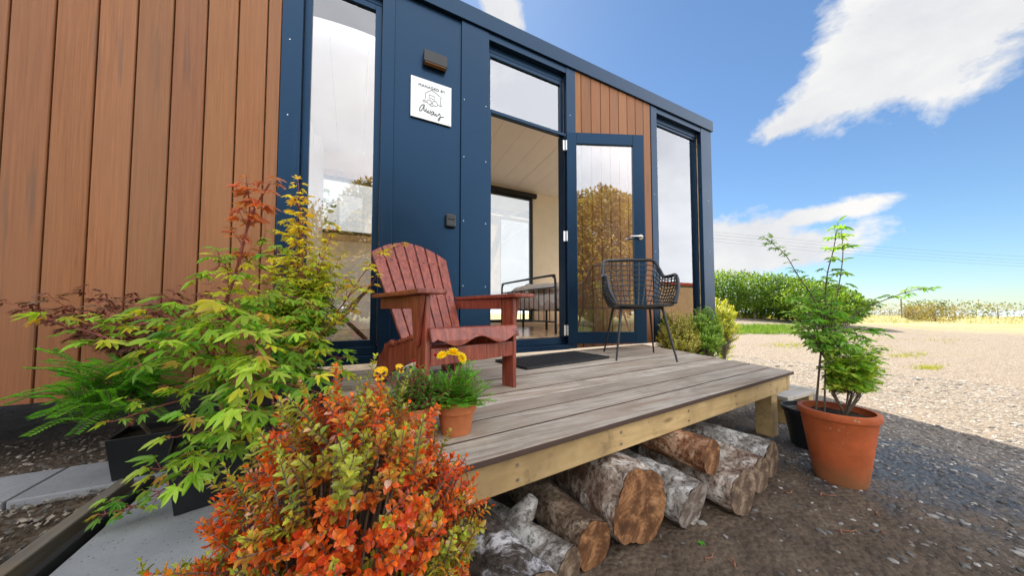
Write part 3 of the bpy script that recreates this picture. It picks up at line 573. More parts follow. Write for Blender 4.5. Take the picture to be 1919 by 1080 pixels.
LENF = (ER0-F0).length-.02
m = MB(); m.hexa([dk(.02, .018, .285), dk(LENF-.045, .018, .285), dk(LENF-.045, .058, .285), dk(.02, .058, .285)], [dk(.02, .018, .38), dk(LENF-.045, .018, .38), dk(LENF-.045, .058, .38), dk(.02, .058, .38)]); m.build('front_bearer', MAT['pine'], deck, bevel=.003)
er = (ER1-ER0).normalized(); ern = Vector((er.y, -er.x, 0))
m = MB(); A = dk(LENF-.044, .016, 0); B = A+er*1.5; t_ = -ern*.0+dd*.045
m.hexa([A+Vector((0, 0, .283)), A+t_+Vector((0, 0, .283)), B+t_+Vector((0, 0, .283)), B+Vector((0, 0, .283))], [A+Vector((0, 0, .38)), A+t_+Vector((0, 0, .38)), B+t_+Vector((0, 0, .38)), B+Vector((0, 0, .38))]); m.build('end_joist', MAT['pine'], deck, bevel=.003)
for a in [.05]+[.45*k for k in range(1, 6)]:
    m = MB(); m.hexa([dk(a, .06, .285), dk(a+.04, .06, .285), dk(a+.04, 1.45, .285), dk(a, 1.45, .285)], [dk(a, .06, .38), dk(a+.04, .06, .38), dk(a+.04, 1.45, .38), dk(a, 1.45, .38)]); m.build('joist', MAT['pine'], deck)
for a, w in ((LENF-.165, .060), (.08, .060), (LENF-.0, 1.35), (.08, 1.35), (1.2, .75)):
    m = MB(); m.hexa([dk(a, w, -.01), dk(a+.09, w, -.01), dk(a+.09, w+.09, -.01), dk(a, w+.09, -.01)], [dk(a, w, .378 if w < .1 else .284), dk(a+.09, w, .378 if w < .1 else .284), dk(a+.09, w+.09, .378 if w < .1 else .284), dk(a, w+.09, .378 if w < .1 else .284)])
    m.build('post', MAT['pine'], deck, bevel=.004)
for a in (.48, .93, 1.38, 1.83, 2.28, LENF-.025):
    for z in (.31, .352): m = MB(); m.tube([dk(a, .0175, z), dk(a, .014, z)], .0045, 10); m.build('screw', MAT['steel'], deck)
# ---------------- adirondack chair ----------------
ad = thing('adirondack_chair', 'red stained slatted armchair with a fan back and broad flat arms on the deck', 'armchair', (.493, 1.384, DZ), R(15.1)); ad.scale = (.93, 1, 1)
def adm(name, fn, bevel=.004):
    m = MB(True); fn(m); return m.build(name, MAT['red'], ad, bevel=bevel)
for sx in (-1, 1):
    adm('front_leg', lambda m: m.box((sx*.258-.045 if sx > 0 else -.303, -.02, 0), (sx*.258+.045 if sx > 0 else -.213, .008, .462)) if False else m.box((sx*.262-.012, -.045, .0), (sx*.262+.012, .045, .462)))
    def br(m):
        x = sx*.287; m.prism([(x-.011, -.05, .462), (x-.011, .055, .462), (x-.011, .018, .25), (x-.011, -.005, .25)], (.022, 0, 0))
    adm('arm_bracket', br)
    def brf(m):
        m.prism([(sx*.250, -.047, .461), (sx*.250+sx*(-.11), -.047, .461), (sx*.250-sx*.0, -.047, .24)][::sx], (0, .02, 0))
    def arm(m):
        x0 = sx*.275; pts = []
        prof = [(-.13, -.085), (-.10, -.060), (.0, -.055), (.3, -.045), (.52, -.035)]
        L = [(x0+o*1.0, y) for y, o in prof]; Rr = [(x0-o, y) for y, o in prof][::-1]
        L[0] = (x0-.045, -.13); Rr[-1] = (x0+.045, -.13); L[1] = (x0-.068, -.105); Rr[-2] = (x0+.068, -.105)
        m.prism([(x, y, .463) for x, y in L+Rr], (0, 0, .020))
    adm('arm', arm)
    def rail_(m):
        x = sx*.236; pts = [(-.01, .195), (-.02, .275), (.05, .30), (.36, .225), (.39, .245), (.48, .215), (.52, .165), (.565, .15), (.60, .085), (.65, .02), (.645, 0), (.52, 0), (.36, .09), (.15, .16)]
        m.prism([(x-.012, y, z) for y, z in pts], (.024, 0, 0))
    adm('side_rail', rail_)
    adm('arm_rail', lambda m: m.box((sx*.255-.012, .047, .405), (sx*.255+.012, .50, .462)))
adm('front_apron', lambda m: m.box((-.249, -.044, .165), (.249, -.022, .238)))
def scallop(m):
    n = 40; top = []; bot = []
    for i in range(n+1):
        x = -.262+.524*i/n; z = .262-.0+.018*math.cos(x/.262*math.pi*2.0)*(1 if abs(x) < .24 else .3); top.append((x, -.062, .322)); bot.append((x, -.082, z))
    m.prism(bot+top[::-1], (0, .020, .004))
adm('front_slat', scallop, .003)
for i in range(6):
    y = -.056+i*.078; z = .325-.0*i-(.0 if i < 1 else (i)*.017)
    def sl(m): m.hexa([(-.26, y, z-.02), (.26, y, z-.02), (.26, y+.070, z-.034), (-.26, y+.070, z-.034)], [(-.26, y, z), (.26, y, z), (.26, y+.070, z-.014), (-.26, y+.070, z-.014)])
    adm('seat_slat', sl, .006)
def bpt(s, h): return Vector((s, .348+.36*h, .225+.60*h))                   # back plane point at height fraction h
bn = Vector((0, .60, -.3515)).normalized()
def slat_back(k):
    m = MB(True); tb = (k-3)*.0565; tt = (k-3)*.0775; wb, wt = .0255, .0335; n = 8
    def toph(x): return 1.02-.155*(abs(x)/.265)**2.0
    pts = []
    for i in range(n+1): f = i/n; x = tt-wt+2*wt*f; pts.append((x, toph(x)))
    poly = [bpt(tb-wb, 0), bpt(tb+wb, 0)]+[bpt(x, h) for x, h in pts[::-1]]
    m.prism(poly, (0, .0159, -.0093)); m.build('back_slat', MAT['red'], ad, bevel=.004)
for k in range(7):
    slat_back(k)
    for h in (.43, .80): c_ = bpt((k-3)*(.0565+.021*h), h)-bn*.0012; m = MB(True); m.tube([c_+bn*.002, c_-bn*.001], .0042, 8); m.build('screw', MAT['dark'], ad)
adm('back_rail', lambda m: m.bar(bpt(-.225, .43)+Vector((0, .028, -.016)), bpt(.225, .43)+Vector((0, .028, -.016)), .05, .022, (0, 1, 1)))
adm('back_rail', lambda m: m.bar(bpt(-.225, .80)+Vector((0, .028, -.016)), bpt(.225, .80)+Vector((0, .028, -.016)), .05, .022, (0, 1, 1)))
adm('back_rail', lambda m: m.bar(bpt(-.19, .04)+Vector((0, .028, -.016)), bpt(.19, .04)+Vector((0, .028, -.016)), .06, .022, (0, 1, 1)))
adm('rear_stretcher', lambda m: m.box((-.222, .49, .10), (.222, .52, .19)))
# ---------------- mesh armchair ----------------
fd_ = Vector((-.557, -.83, 0)); ang = math.atan2(.557, -(-.83)); arm_rz = math.atan2(-.557, .83)
mc = thing('mesh_armchair', 'black plastic armchair with an open lattice back standing by the glass door', 'armchair', (2.16, 1.855, DZ), arm_rz)
def rim(s):                                                   # s 0..1 from front left round the back to front right
    K = [(-.220, -.235, .455), (-.262, -.215, .56), (-.275, -.15, .675), (-.272, -.03, .685), (-.262, .08, .695), (-.252, .15, .765), (-.222, .225, .858), (-.10, .258, .872), (0, .265, .875)]
    K = K+[(-x, y, z) for x, y, z in K[:-1]][::-1]; t = s*(len(K)-1); i = min(int(t), len(K)-2); f = t-i
    p = [Vector(K[max(i-1, 0)]), Vector(K[i]), Vector(K[i+1]), Vector(K[min(i+2, len(K)-1)])]
    return .5*((2*p[1])+(p[2]-p[0])*f+(2*p[0]-5*p[1]+4*p[2]-p[3])*f*f+(3*p[1]-p[0]-3*p[2]+p[3])*f**3)
def seatc(s):
    K = [(-.225, -.225, .450), (-.232, -.16, .445), (-.235, -.08, .442), (-.232, 0, .440), (-.222, .07, .438), (-.2, .13, .437), (-.15, .172, .436), (-.08, .190, .436), (0, .195, .436)]
    K = K+[(-x, y, z) for x, y, z in K[:-1]][::-1]; t = s*(len(K)-1); i = min(int(t), len(K)-2); return Vector(K[i]).lerp(Vector(K[i+1]), t-i)
def shell(s, t):
    a, b = seatc(s), rim(s); p = a.lerp(b, t); out = Vector((p.x, p.y*1.0, 0)); bul = math.sin(t*math.pi)*.022
    if out.length > 0: p += out.normalized()*bul
    return p
m = MB(True); m.tube([rim(i/96) for i in range(97)], .0145, 10); m.build('rim', MAT['blackp'], mc, smooth=True)
m = MB(True); rows = 9
for r_ in range(1, rows): m.tube([shell(.02+.96*i/72, r_/rows) for i in range(73)], .005, 6)
cols = 32
for c_ in range(cols+1):
    s0 = .03+.94*c_/cols; sl_ = (s0-.5)*.12
    m.tube([shell(min(1, max(0, s0+sl_*t/8)), t/8) for t in range(9)], .0048, 6)
m.build('lattice', MAT['blackp'], mc, smooth=True)
m = MB(True); n = 48; ringt = [seatc(i/n) for i in range(n+1)]; fr = [Vector((.225-.45*i/10, -.225-.03*math.sin(math.pi*i/10), .452-.012*math.sin(math.pi*i/10))) for i in range(1, 10)]
loop = ringt+fr; c0 = Vector((0, -.03, .418)); k = len(loop)
vs = [c0]+[c0.lerp(p, .6)+Vector((0, 0, -.002)) for p in loop]+loop+[p+Vector((0, 0, -.016)) for p in loop]+[Vector((0, -.03, .402))]
fs = [(0, 1+i, 1+(i+1) % k) for i in range(k)]+[(1+i, 1+k+i, 1+k+(i+1) % k, 1+(i+1) % k) for i in range(k)]+[(1+k+i, 1+2*k+i, 1+2*k+(i+1) % k, 1+k+(i+1) % k) for i in range(k)]+[(1+2*k+i, 3*k+1, 1+2*k+(i+1) % k) for i in range(k)]
m.add(vs, fs); m.build('seat', MAT['blackp'], mc, smooth=True)
for s_ in (0, 1):
    m = MB(True); K_ = [0, .012, .024, .036, .046] if s_ == 0 else [1, .988, .976, .964, .954]; g = [[shell(q, t/10) for t in range(11)] for q in K_]
    vs = [v for r_ in g for v in r_]; fs = [(i*11+j, i*11+j+1, (i+1)*11+j+1, (i+1)*11+j) for i in range(4) for j in range(10)]; m.add(vs, fs); o = m.build('arm_edge', MAT['blackp'], mc, smooth=True); z_ = o.modifiers.new('t', 'SOLIDIFY'); z_.thickness = .008; z_.offset = 0
m = MB(True); m.tube([(-.15, -.15, .415), (.15, -.15, .415)], .012, 8); m.tube([(-.15, .13, .415), (.15, .13, .415)], .012, 8); m.tube([(-.15, -.15, .415), (-.15, .13, .415)], .012, 8); m.tube([(.15, -.15, .415), (.15, .13, .415)], .012, 8); m.build('underframe', MAT['black'], mc)
for sx in (-1, 1):
    for y0, y1 in ((-.16, -.262), (.14, .262)):
        m = MB(True); m.tube([(sx*.16, y0, .42), (sx*.226, y1, .0)], [.011, .007], 12); m.build('leg', MAT['black'], mc, smooth=True)
# ---------------- doormat ----------------
dm = thing('doormat', 'dark rubber doormat lying below the open doorway', 'doormat', (1.42, 2.02, DZ+.002), R(8))
m = MB(True); m.box((-.43, -.20, 0), (.43, .20, .008)); m.build('base', MAT['rubber'], dm, bevel=.003)
m = MB(True)
for i in range(41):
    for j in range(18): x = -.40+i*.02+(.01 if j % 2 else 0); y = -.17+j*.02; m.box((x-.006, y-.006, .0085), (x+.006, y+.006, .014))
for a, b, c, d in ((-.43, -.20, .43, -.188), (-.43, .188, .43, .20), (-.43, -.187, -.418, .187), (.418, -.187, .43, .187)): m.box((a, b, .0085), (c, d, .016))
m.build('tread_pattern', MAT['rubber'], dm)
# ---------------- logs ----------------
BK = {'grey': m_bark('grey_lichen_bark', (.12, .095, .075), (.36, .33, .295), (.66, .64, .60)), 'brown': m_bark('brown_bark', (.08, .05, .033), (.20, .135, .09), (.42, .33, .24), .5),
      'dark': m_bark('dark_bark_white_lichen', (.05, .038, .03), (.10, .08, .065), (.62, .60, .60)), 'warm': m_bark('reddish_bark', (.12, .05, .025), (.30, .14, .07), (.50, .33, .22)), 'pale': m_bark('pale_peeling_bark', (.13, .075, .05), (.38, .29, .225), (.68, .62, .55), .4)}
CT = {'orange': m_cut('orange_cut_wood', (.15, .065, .026), (.34, .165, .07), (.50, .31, .16)), 'grey': m_cut('grey_cut_wood', (.20, .15, .12), (.36, .32, .29), (.45, .43, .41)), 'brown': m_cut('brown_cut_wood', (.13, .085, .055), (.28, .20, .135), (.42, .34, .25))}
def log(label, x, y, r, L, rz, zc, bark, cut, seed, tilt=0, stub=False, taper=.05, pert=.08, cant=0):
    t = thing('log', label, 'log', (x, y, zc-r), rz+math.pi, 'firewood logs lying under the front of the deck'); t.rotation_euler.x = tilt
    rnd = random.Random(seed); m = MB(True); n, k = 64, 40; dirv = Vector((0, -1, 0)); rings = []
    def rad(a, s): return r*(1-taper*s)*(1+1.5*pert*noise.noise(Vector((math.cos(a)*1.2, math.sin(a)*1.2, s*2+seed)))+.012*noise.noise(Vector((math.cos(a)*11, math.sin(a)*11, s*14+seed)))+.06*noise.noise(Vector((math.cos(a)*5, math.sin(a)*5, s*9+seed))))
    for j in range(k+1):
        s = j/k
        for i in range(n):
            a = 2*math.pi*i/n; q = rad(a, s); yy = -s*L
            if j == 0: yy += cant*math.sin(a)*r+.006*noise.noise(Vector((math.cos(a)*3, math.sin(a)*3, seed)))
            m.v.append((q*math.cos(a), yy, r+q*math.sin(a)))
    m.f = [(j*n+i, (j+1)*n+i, (j+1)*n+(i+1) % n, j*n+(i+1) % n) for j in range(k) for i in range(n)]+[tuple(k*n+i for i in range(n-1, -1, -1))]
    if stub: m.tube([(.0, -L*.45, r*1.2), (-.03, -L*.36, r*2.3), (-.045, -L*.33, r*2.9)], [r*.75, r*.55, r*.32], 10)
    m.build('bark', BK[bark], t, smooth=True)
    m = MB(True); c = [(0, .004, r)]; rr = 6
    for q in range(1, rr+1):
        for i in range(n): a = 2*math.pi*i/n; R0 = rad(a, 0)*q/rr*(1.0 if q < rr else .995); yy = (cant*math.sin(a)*r)*q/rr+.004*noise.noise(Vector((R0*40*math.cos(a), R0*40*math.sin(a), seed)))*(1 if q < rr else 0)+.0015; c.append((R0*math.cos(a), yy, r+R0*math.sin(a)))
    m.add(c, [(0, 1+(i+1) % n, 1+i) for i in range(n)]+[(1+(q-1)*n+i, 1+(q-1)*n+(i+1) % n, 1+q*n+(i+1) % n, 1+q*n+i) for q in range(1, rr) for i in range(n)]); m.build('cut_face', CT[cut], t, smooth=True)
log('dark log blotched with white lichen nearest the orange shrub', .36, .60, .105, .5, R(8), .105, 'dark', 'brown', 1)
log('slender bleached grey log with a broken branch stub', .548, .715, .062, .50, R(20), .062, 'grey', 'brown', 2, stub=True)
log('brown round log between the branched log and the thickest log', .672, .750, .073, .46, R(4), .073, 'brown', 'orange', 3)
log('thickest log with a wide rough orange cut face', .880, .745, .128, .42, R(2), .128, 'pale', 'orange', 4, pert=.14)
log('short grey log with a slanted pale grey cut face beside the thickest log', 1.115, .715, .085, .33, R(4), .085, 'grey', 'grey', 5, cant=.25)
log('reddish brown log resting on top of two other logs', 1.262, .730, .066, .44, R(6), .219, 'warm', 'orange', 6)
log('pale log with peeling bark below the log lying on top', 1.362, .672, .088, .42, R(0), .088, 'pale', 'brown', 7)
log('mottled thin log second from the deck post', 1.590, .715, .076, .42, R(2), .076, 'pale', 'brown', 8)
log('grey barked log closest to the deck post with hollowed end', 1.778, .752, .085, .5, R(6), .085, 'grey', 'brown', 9)
# ---------------- pots ----------------
def pot(name, label, cat, c, prof_out, wall, mat, soilz, n=56, rim_h=None):
    t = thing(name, label, cat, c); m = MB(); m.lathe(c, prof_out+[(r-wall, z) for r, z in prof_out[::-1]][:len(prof_out)-1]+[(0.001, wall)], n)
    m.lathe(c, [(.001, .001), prof_out[0]], n); m.build('body', mat, t, smooth=True)
    s = MB(); rin = soilz[1]; k = 30; s.v = [(c[0], c[1], c[2]+soilz[0]+.01)]; rings = 6
    for q in range(1, rings+1):
        for i in range(k): a = 2*math.pi*i/k; r_ = rin*q/rings; s.v.append((c[0]+r_*math.cos(a), c[1]+r_*math.sin(a), c[2]+soilz[0]+.012*noise.noise(Vector((r_*30*math.cos(a), r_*30*math.sin(a), 2)))))
    s.f = [(0, 1+i, 1+(i+1) % k) for i in range(k)]+[(1+(q-1)*k+i, 1+q*k+i, 1+q*k+(i+1) % k, 1+(q-1)*k+(i+1) % k) for q in range(1, rings) for i in range(k)]
    s.build('soil', MAT['soil'], t, smooth=True); return t
BP = Vector((2.05, .60, 0)); PK = .70
pot('terracotta_pot', 'large weathered terracotta pot holding a young maple beside the deck', 'plant pot', tuple(BP), [(r_*PK, z_) for r_, z_ in ((.125, 0), (.131, .01), (.148, .10), (.168, .20), (.186, .29), (.190, .297), (.199, .300), (.203, .312), (.200, .328), (.192, .330))], .012, MAT['terra'], (.300, .122))
pot('plastic_pot', 'black plastic pot tucked behind the large terracotta pot', 'plant pot', (2.42, .82, 0), [(.095, 0), (.125, .19), (.138, .195), (.140, .215), (.134, .22)], .006, MAT['blackp'], (.19, .118))
pot('terracotta_pot', 'small clean terracotta pot of flowers on the deck edge', 'plant pot', (.302, .985, DZ+.001), [(.044, 0), (.047, .002), (.058, .070), (.0585, .072), (.066, .073), (.069, .104), (.066, .107)], .007, MAT['terra2'], (.088, .053))
# low step beside deck
m = MB(); stp = thing('timber_step', 'low pale plank step beside the right end of the deck', 'step', (2.85, 1.15, 0))
m.box((2.66, 1.02, .165), (3.15, 1.22, .195)); m.build('tread', m_pine('grey_pine', (.34, .31, .26), (.50, .47, .41), (1.5, 40, 26), 0), stp, bevel=.004)
for x in (2.70, 3.04): m = MB(); m.box((x, 1.04, 0), (x+.07, 1.20, .164)); m.build('leg', MAT['pine'], stp)
# ---------------- pavers and edging ----------------
def slab(label, x0, x1, y0, y1, z=.035):
    m = MB(); m.box((x0, y0, -.03), (x1, y1, z)); return tag(m.build('paver', MAT['paver'], bevel=.005, base=((x0+x1)/2, (y0+y1)/2, 0)), label, 'paver', 'concrete pavers beside the garden bed')
slab('grey concrete paver under the orange shrub at the bottom left', -.77, -.12, .95, 1.93); slab('grey concrete paver lying under the black square planter', -1.22, -.60, 2.03, 2.34); slab('grey concrete paver nearest the camera beside the timber edging', -.77, -.12, .2, .94); slab('grey concrete paver against the wall at the far left edge', -2.2, -1.23, 2.03, 2.34); slab('grey concrete paver between the maple and the deck end', -.59, -.10, 1.94, 2.36)
m = MB(); m.box((-.815, .2, -.02), (-.79, 2.0, .05)); tag(m.build('edging_board', MAT['dark'], bevel=.003, base=(-.8, 1.1, 0)), 'narrow black edging board along the concrete pavers', 'edging')
m = MB(); m.box((-.90, .2, -.02), (-.855, 2.0, .06)); tag(m.build('edging_board', m_pine('old_grey_timber', (.10, .085, .07), (.19, .165, .14), (40, 1.5, 20), 0), bevel=.004, base=(-.88, 1.1, 0)), 'thicker old grey timber edging board beside the garden bed', 'edging')
# bark and stone mulch in the bed and along the wall
def mulch():
    m = MB(); rnd = random.Random(21)
    for i in range(7500):
        if i % 3: x = rnd.uniform(-2.6, -.2); y = rnd.uniform(2.0, 3.0) if rnd.random() < .5 else rnd.uniform(1.2, 2.4)
        else: x = rnd.uniform(-2.4, -.91); y = rnd.uniform(.5, 2.02)
        if (x > -.9 and y < 2.36) or (2.03 < y < 2.34): continue
        L = rnd.uniform(.005, .015); W = L*rnd.uniform(.4, .9); a = rnd.uniform(0, 6.28); d = Vector((math.cos(a), math.sin(a), rnd.uniform(-.3, .3))).normalized(); s = d.orthogonal().normalized(); s = (s+Vector((0, 0, rnd.uniform(-.4, .4)))).normalized(); n = d.cross(s)
        p = Vector((x, y, gz(x, y)+.008+rnd.random()*.012)); b = rnd.choice([.05, .08, .12, .17, .28]); H = L*.25
        m.add([p+d*L+n*H*.3, p+s*W, p-d*L, p-s*W, p+n*H, p-n*H], [(0, 1, 4), (1, 2, 4), (2, 3, 4), (3, 0, 4), (1, 0, 5), (2, 1, 5), (3, 2, 5), (0, 3, 5)], (b, b*.85, b*.68))
    t = NT('mulch_chip'); a = t.n('ShaderNodeAttribute'); a.attribute_name = 'Col'; tag(m.build('mulch', t.fin(a.outputs['Color'], .8)), 'bark chips and pale stone pieces covering the garden bed by the wall', 'mulch', kind='stuff')
mulch()
def square_pot(label, x, y, s0, s1, h, rz=.1):
    t = thing('square_planter', label, 'planter', (x, y, .036), rz); m = MB(True)
    a = [(-s0, -s0, 0), (s0, -s0, 0), (s0, s0, 0), (-s0, s0, 0)]; b = [(-s1, -s1, h), (s1, -s1, h), (s1, s1, h), (-s1, s1, h)]; k = s1-.006; c = [(-k, -k, h), (k, -k, h), (k, k, h), (-k, k, h)]; d = [(-k, -k, h-.03), (k, -k, h-.03), (k, k, h-.03), (-k, k, h-.03)]
    vs = a+b+c+d; fs = [(3, 2, 1, 0)]+[(i, (i+1) % 4, 4+(i+1) % 4, 4+i) for i in range(4)]+[(4+i, 4+(i+1) % 4, 8+(i+1) % 4, 8+i) for i in range(4)]+[(8+i, 8+(i+1) % 4, 12+(i+1) % 4, 12+i) for i in range(4)]
    m.add(vs, fs); m.build('body', MAT['blackp'], t, bevel=.004); m = MB(True); m.box((-k+.001, -k+.001, h-.06), (k-.001, k-.001, h-.028)); m.build('soil', MAT['soil'], t); return t
square_pot('black square planter of the feathery plant standing on the paver at the left', -.87, 2.14, .085, .105, .19)
square_pot('black square planter hidden among maple leaves near the deck end', -.50, 1.75, .12, .145, .22, .3)
square_pot('black square planter of the orange shrub at the front deck corner', -.03, .58, .11, .13, .18, .3)
# ---------------- plants ----------------
def fol(m, w, root, leafmat='leaf', twig='twig', nm='foliage'):
    m.build(nm, MAT[leafmat], root); w.build('stem', MAT[twig], root, smooth=True)
def maple_branch(ml, mw, path, r0, r1, colf, size, rnd, side=.13, step=.055, start=.25, thin=False, bare=False, droop=.3, pairs=2):
    pts = smooth_path(path, 5); n = len(pts); mw.tube(pts, [r0+(r1-r0)*i/(n-1) for i in range(n)], 7)
    L = [0]
    for i in range(1, n): L.append(L[-1]+(pts[i]-pts[i-1]).length)
    T = L[-1]; s = T*start; flip = rnd.random()*3
    def at(q):
        for i in range(1, n):
            if L[i] >= q: f = (q-L[i-1])/max(1e-6, L[i]-L[i-1]); return pts[i-1].lerp(pts[i], f), (pts[i]-pts[i-1]).normalized()
        return pts[-1], (pts[-1]-pts[-2]).normalized()
    def leaf(p, d, f, sz):
        d = Vector(d).normalized(); q = p+d*sz*.55+Vector((0, 0, .15*sz)); mw.tube([p, q], [.0011, .0008], 4)
        ld = Vector((d.x, d.y, d.z*.3-.22+rnd.uniform(-.2, .2))); up = Vector((rnd.uniform(-.35, .35), rnd.uniform(-.35, .35), 1)); c = colf(q, f, rnd)
        leaf_palm(ml, q, ld, up, sz*rnd.uniform(.75, 1.15), c, droop+rnd.uniform(-.1, .2), thin, rnd)
    while s < T:
        p, t = at(s); f = s/T; sv = t.orthogonal().normalized(); sv = Matrix.Rotation(flip, 3, t) @ sv; flip += 1.57+rnd.uniform(-.4, .4)
        for sg_ in (1, -1):
            d = (sv*sg_+t*.75+Vector((0, 0, .1))).normalized(); sl_ = side*(1-.65*f)*rnd.uniform(.45, 1.15)
            if side > 0 and rnd.random() < .62 and f < .93:
                e = p+d*sl_+Vector((0, 0, .12*sl_)); mid = p.lerp(e, .5)+Vector((0, 0, -.06*sl_)); mw.tube([p, mid, e], [.0022, .0017, .0012], 5)
                for k in range(pairs):
                    b = p.lerp(e, .45+.5*k/max(1, pairs)); sd2 = d.cross(Vector((0, 0, 1)));
                    if sd2.length < .1: sd2 = d.orthogonal()
                    sd2.normalize()
                    for g2 in (1, -1): leaf(b, (d*.5+sd2*g2+Vector((0, 0, .15))), f, size*rnd.uniform(.75, 1.05))
                leaf(e, d, f, size)
            else: leaf(p, d, f, size*rnd.uniform(.8, 1.1))
        s += step*rnd.uniform(.8, 1.3)
    leaf(pts[-1], (pts[-1]-pts[-2]), 1, size); leaf(pts[-1], (pts[-1]-pts[-2])+Vector((.5, 0, 0)), 1, size*.8); leaf(pts[-1], (pts[-1]-pts[-2])-Vector((.5, 0, 0)), 1, size*.8)
G1, G2, G3 = (.10, .30, .025), (.24, .50, .035), (.46, .64, .06); YEL, ORG, PNK = (.95, .72, .05), (.70, .26, .06), (.68, .20, .13)
def big_maple():
    rnd = random.Random(11); ml, mw = MB(), MB(); root = thing('maple_tree', 'young green and red tipped maple spreading in front of the timber cladding', 'maple', (-.50, 1.75, 0))
    B = Vector((-.50, 1.75, .20))
    def cf(q, f, r_):
        c = lerp(G1, G3, min(1, max(0, r_.uniform(-.1, 1)*.8+.2*f+.5*noise.noise(q*5))))
        if r_.random() < .08: c = lerp(c, YEL, .6)
        if r_.random() < .07: c = lerp(c, ORG, .6)
        return jit(c, r_)
    def cred(q, f, r_):
        if f > .72 : c = lerp(PNK, ORG, r_.random())
        elif f > .5: c = lerp(YEL, G3, r_.random())
        else: c = lerp(G2, G3, r_.random())
        return jit(c, r_)
    A1, A2 = P(400, 690, 1.38), P(405, 620, 1.32)
    maple_branch(ml, mw, [B, P(420, 780, 1.42), A1, A2, P(440, 520, 1.28), P(470, 410, 1.25), P(505, 345, 1.22)], .010, .003, cred, .052, rnd, .10, .075, .42)
    maple_branch(ml, mw, [P(452, 470, 1.27), P(468, 400, 1.24), P(463, 345, 1.2)], .004, .002, lambda q, f, r_: jit(lerp(PNK, ORG, r_.random()), r_), .045, rnd, .05, .09, .5)
    br = [([A1, P(330, 668, 1.28), P(250, 648, 1.2), P(165, 622, 1.12), P(100, 600, 1.08)], .006, .060), ([A1, P(360, 740, 1.25), P(290, 765, 1.15), P(215, 790, 1.08)], .004, .040), ([P(420, 780, 1.42), P(420, 830, 1.2), P(380, 870, 1.05), P(300, 880, .98)], .004, .055),
          ([P(420, 780, 1.42), P(350, 880, 1.2), P(270, 940, 1.08), P(195, 965, 1.04)], .003, .036), ([A2, P(350, 600, 1.2), P(320, 590, 1.1), P(290, 585, 1.05)], .004, .062),
          ([A1, P(480, 660, 1.3), P(560, 655, 1.3), P(640, 672, 1.32)], .005, .055), ([A1, P(470, 710, 1.2), P(540, 720, 1.12), P(610, 740, 1.08)], .004, .058), ([A2, P(470, 600, 1.28), P(530, 610, 1.25), P(590, 640, 1.22)], .004, .055),
          ([A2, P(430, 600, 1.1), P(470, 640, 1.02), P(510, 690, .98)], .003, .06), ([A1, P(380, 640, 1.15), P(340, 650, 1.05), P(250, 690, 1.0)], .003, .055), ([A1, P(440, 740, 1.15), P(480, 790, 1.05), P(500, 830, 1.0)], .003, .05), ([A2, P(500, 560, 1.35), P(560, 560, 1.4), P(610, 590, 1.4)], .004, .048),
          ([P(440, 520, 1.28), P(420, 500, 1.2), P(400, 505, 1.15), P(375, 520, 1.12)], .003, .045), ([P(440, 520, 1.28), P(480, 480, 1.3), P(520, 470, 1.3)], .003, .045), ([A1, P(520, 690, 1.45), P(580, 690, 1.5), P(640, 700, 1.5)], .004, .05),
          ([A1, P(330, 610, 1.40), P(230, 610, 1.35), P(150, 600, 1.3)], .004, .05), ([P(420, 780, 1.42), P(400, 800, 1.1), P(330, 820, 1.0)], .003, .05), ([A1, P(430, 690, 1.1), P(470, 740, 1.0), P(440, 800, .95)], .003, .05)]
    for pts, r0, sz in br: maple_branch(ml, mw, pts, r0, .0015, cf, sz*1.05, rnd, .13, .082, .2)
    fol(ml, mw, root)
big_maple()
def yellow_maple():
    rnd = random.Random(14); ml, mw = MB(), MB(); PWL = lambda x, y, w: P(x, y, (YF-w)/ray(x, y).y); root = thing('maple_tree', 'fine leaved golden yellow maple against the tall left window', 'maple', (-.42, 2.12, 0)); B = Vector((-.42, 2.12, .05))
    def cf(q, f, r_): return jit(lerp(lerp(G1, G3, r_.random()), YEL, min(1, max(0, (q.z-.75)*1.5+r_.uniform(-.2, .3)))), r_)
    T = [P(560, 640, 1.95), P(590, 590, 1.95)]
    ends = [(560, 345, 1.9, .9), (625, 430, 1.9, .6), (650, 520, 1.85, .6), (600, 470, 1.8, .5), (520, 470, 1.95, .5), (480, 500, 1.9, .5), (460, 540, 1.85, .5), (655, 580, 1.9, .5), (560, 500, 1.8, .5), (610, 540, 1.75, .4), (500, 560, 1.8, .4), (540, 420, 1.95, .6), (640, 480, 1.95, .5), (570, 570, 1.7, .3), (530, 530, 1.7, .3), (630, 610, 1.8, .3), (590, 630, 1.75, .2), (500, 600, 1.8, .2), (440, 580, 1.9, .2), (600, 500, 2.0, .3)]
    for i, (x, y, Z, k) in enumerate(ends):
        mid = P(565+(x-565)*.5+rnd.uniform(-12, 12), 640+(y-640)*.45, 1.95+(Z-1.95)*.4); maple_branch(ml, mw, [B, PWL(560, 700, .3), PWL(565+(x-565)*.5+rnd.uniform(-12, 12), 640+(y-640)*.45, .3), PWL(x, y, .12+(1.95-min(1.95, Z))*1.2+rnd.uniform(0, .15))], .005, .0012, cf, .046, rnd, .11, .040, .42, True, pairs=3)
    fol(ml, mw, root)
yellow_maple()
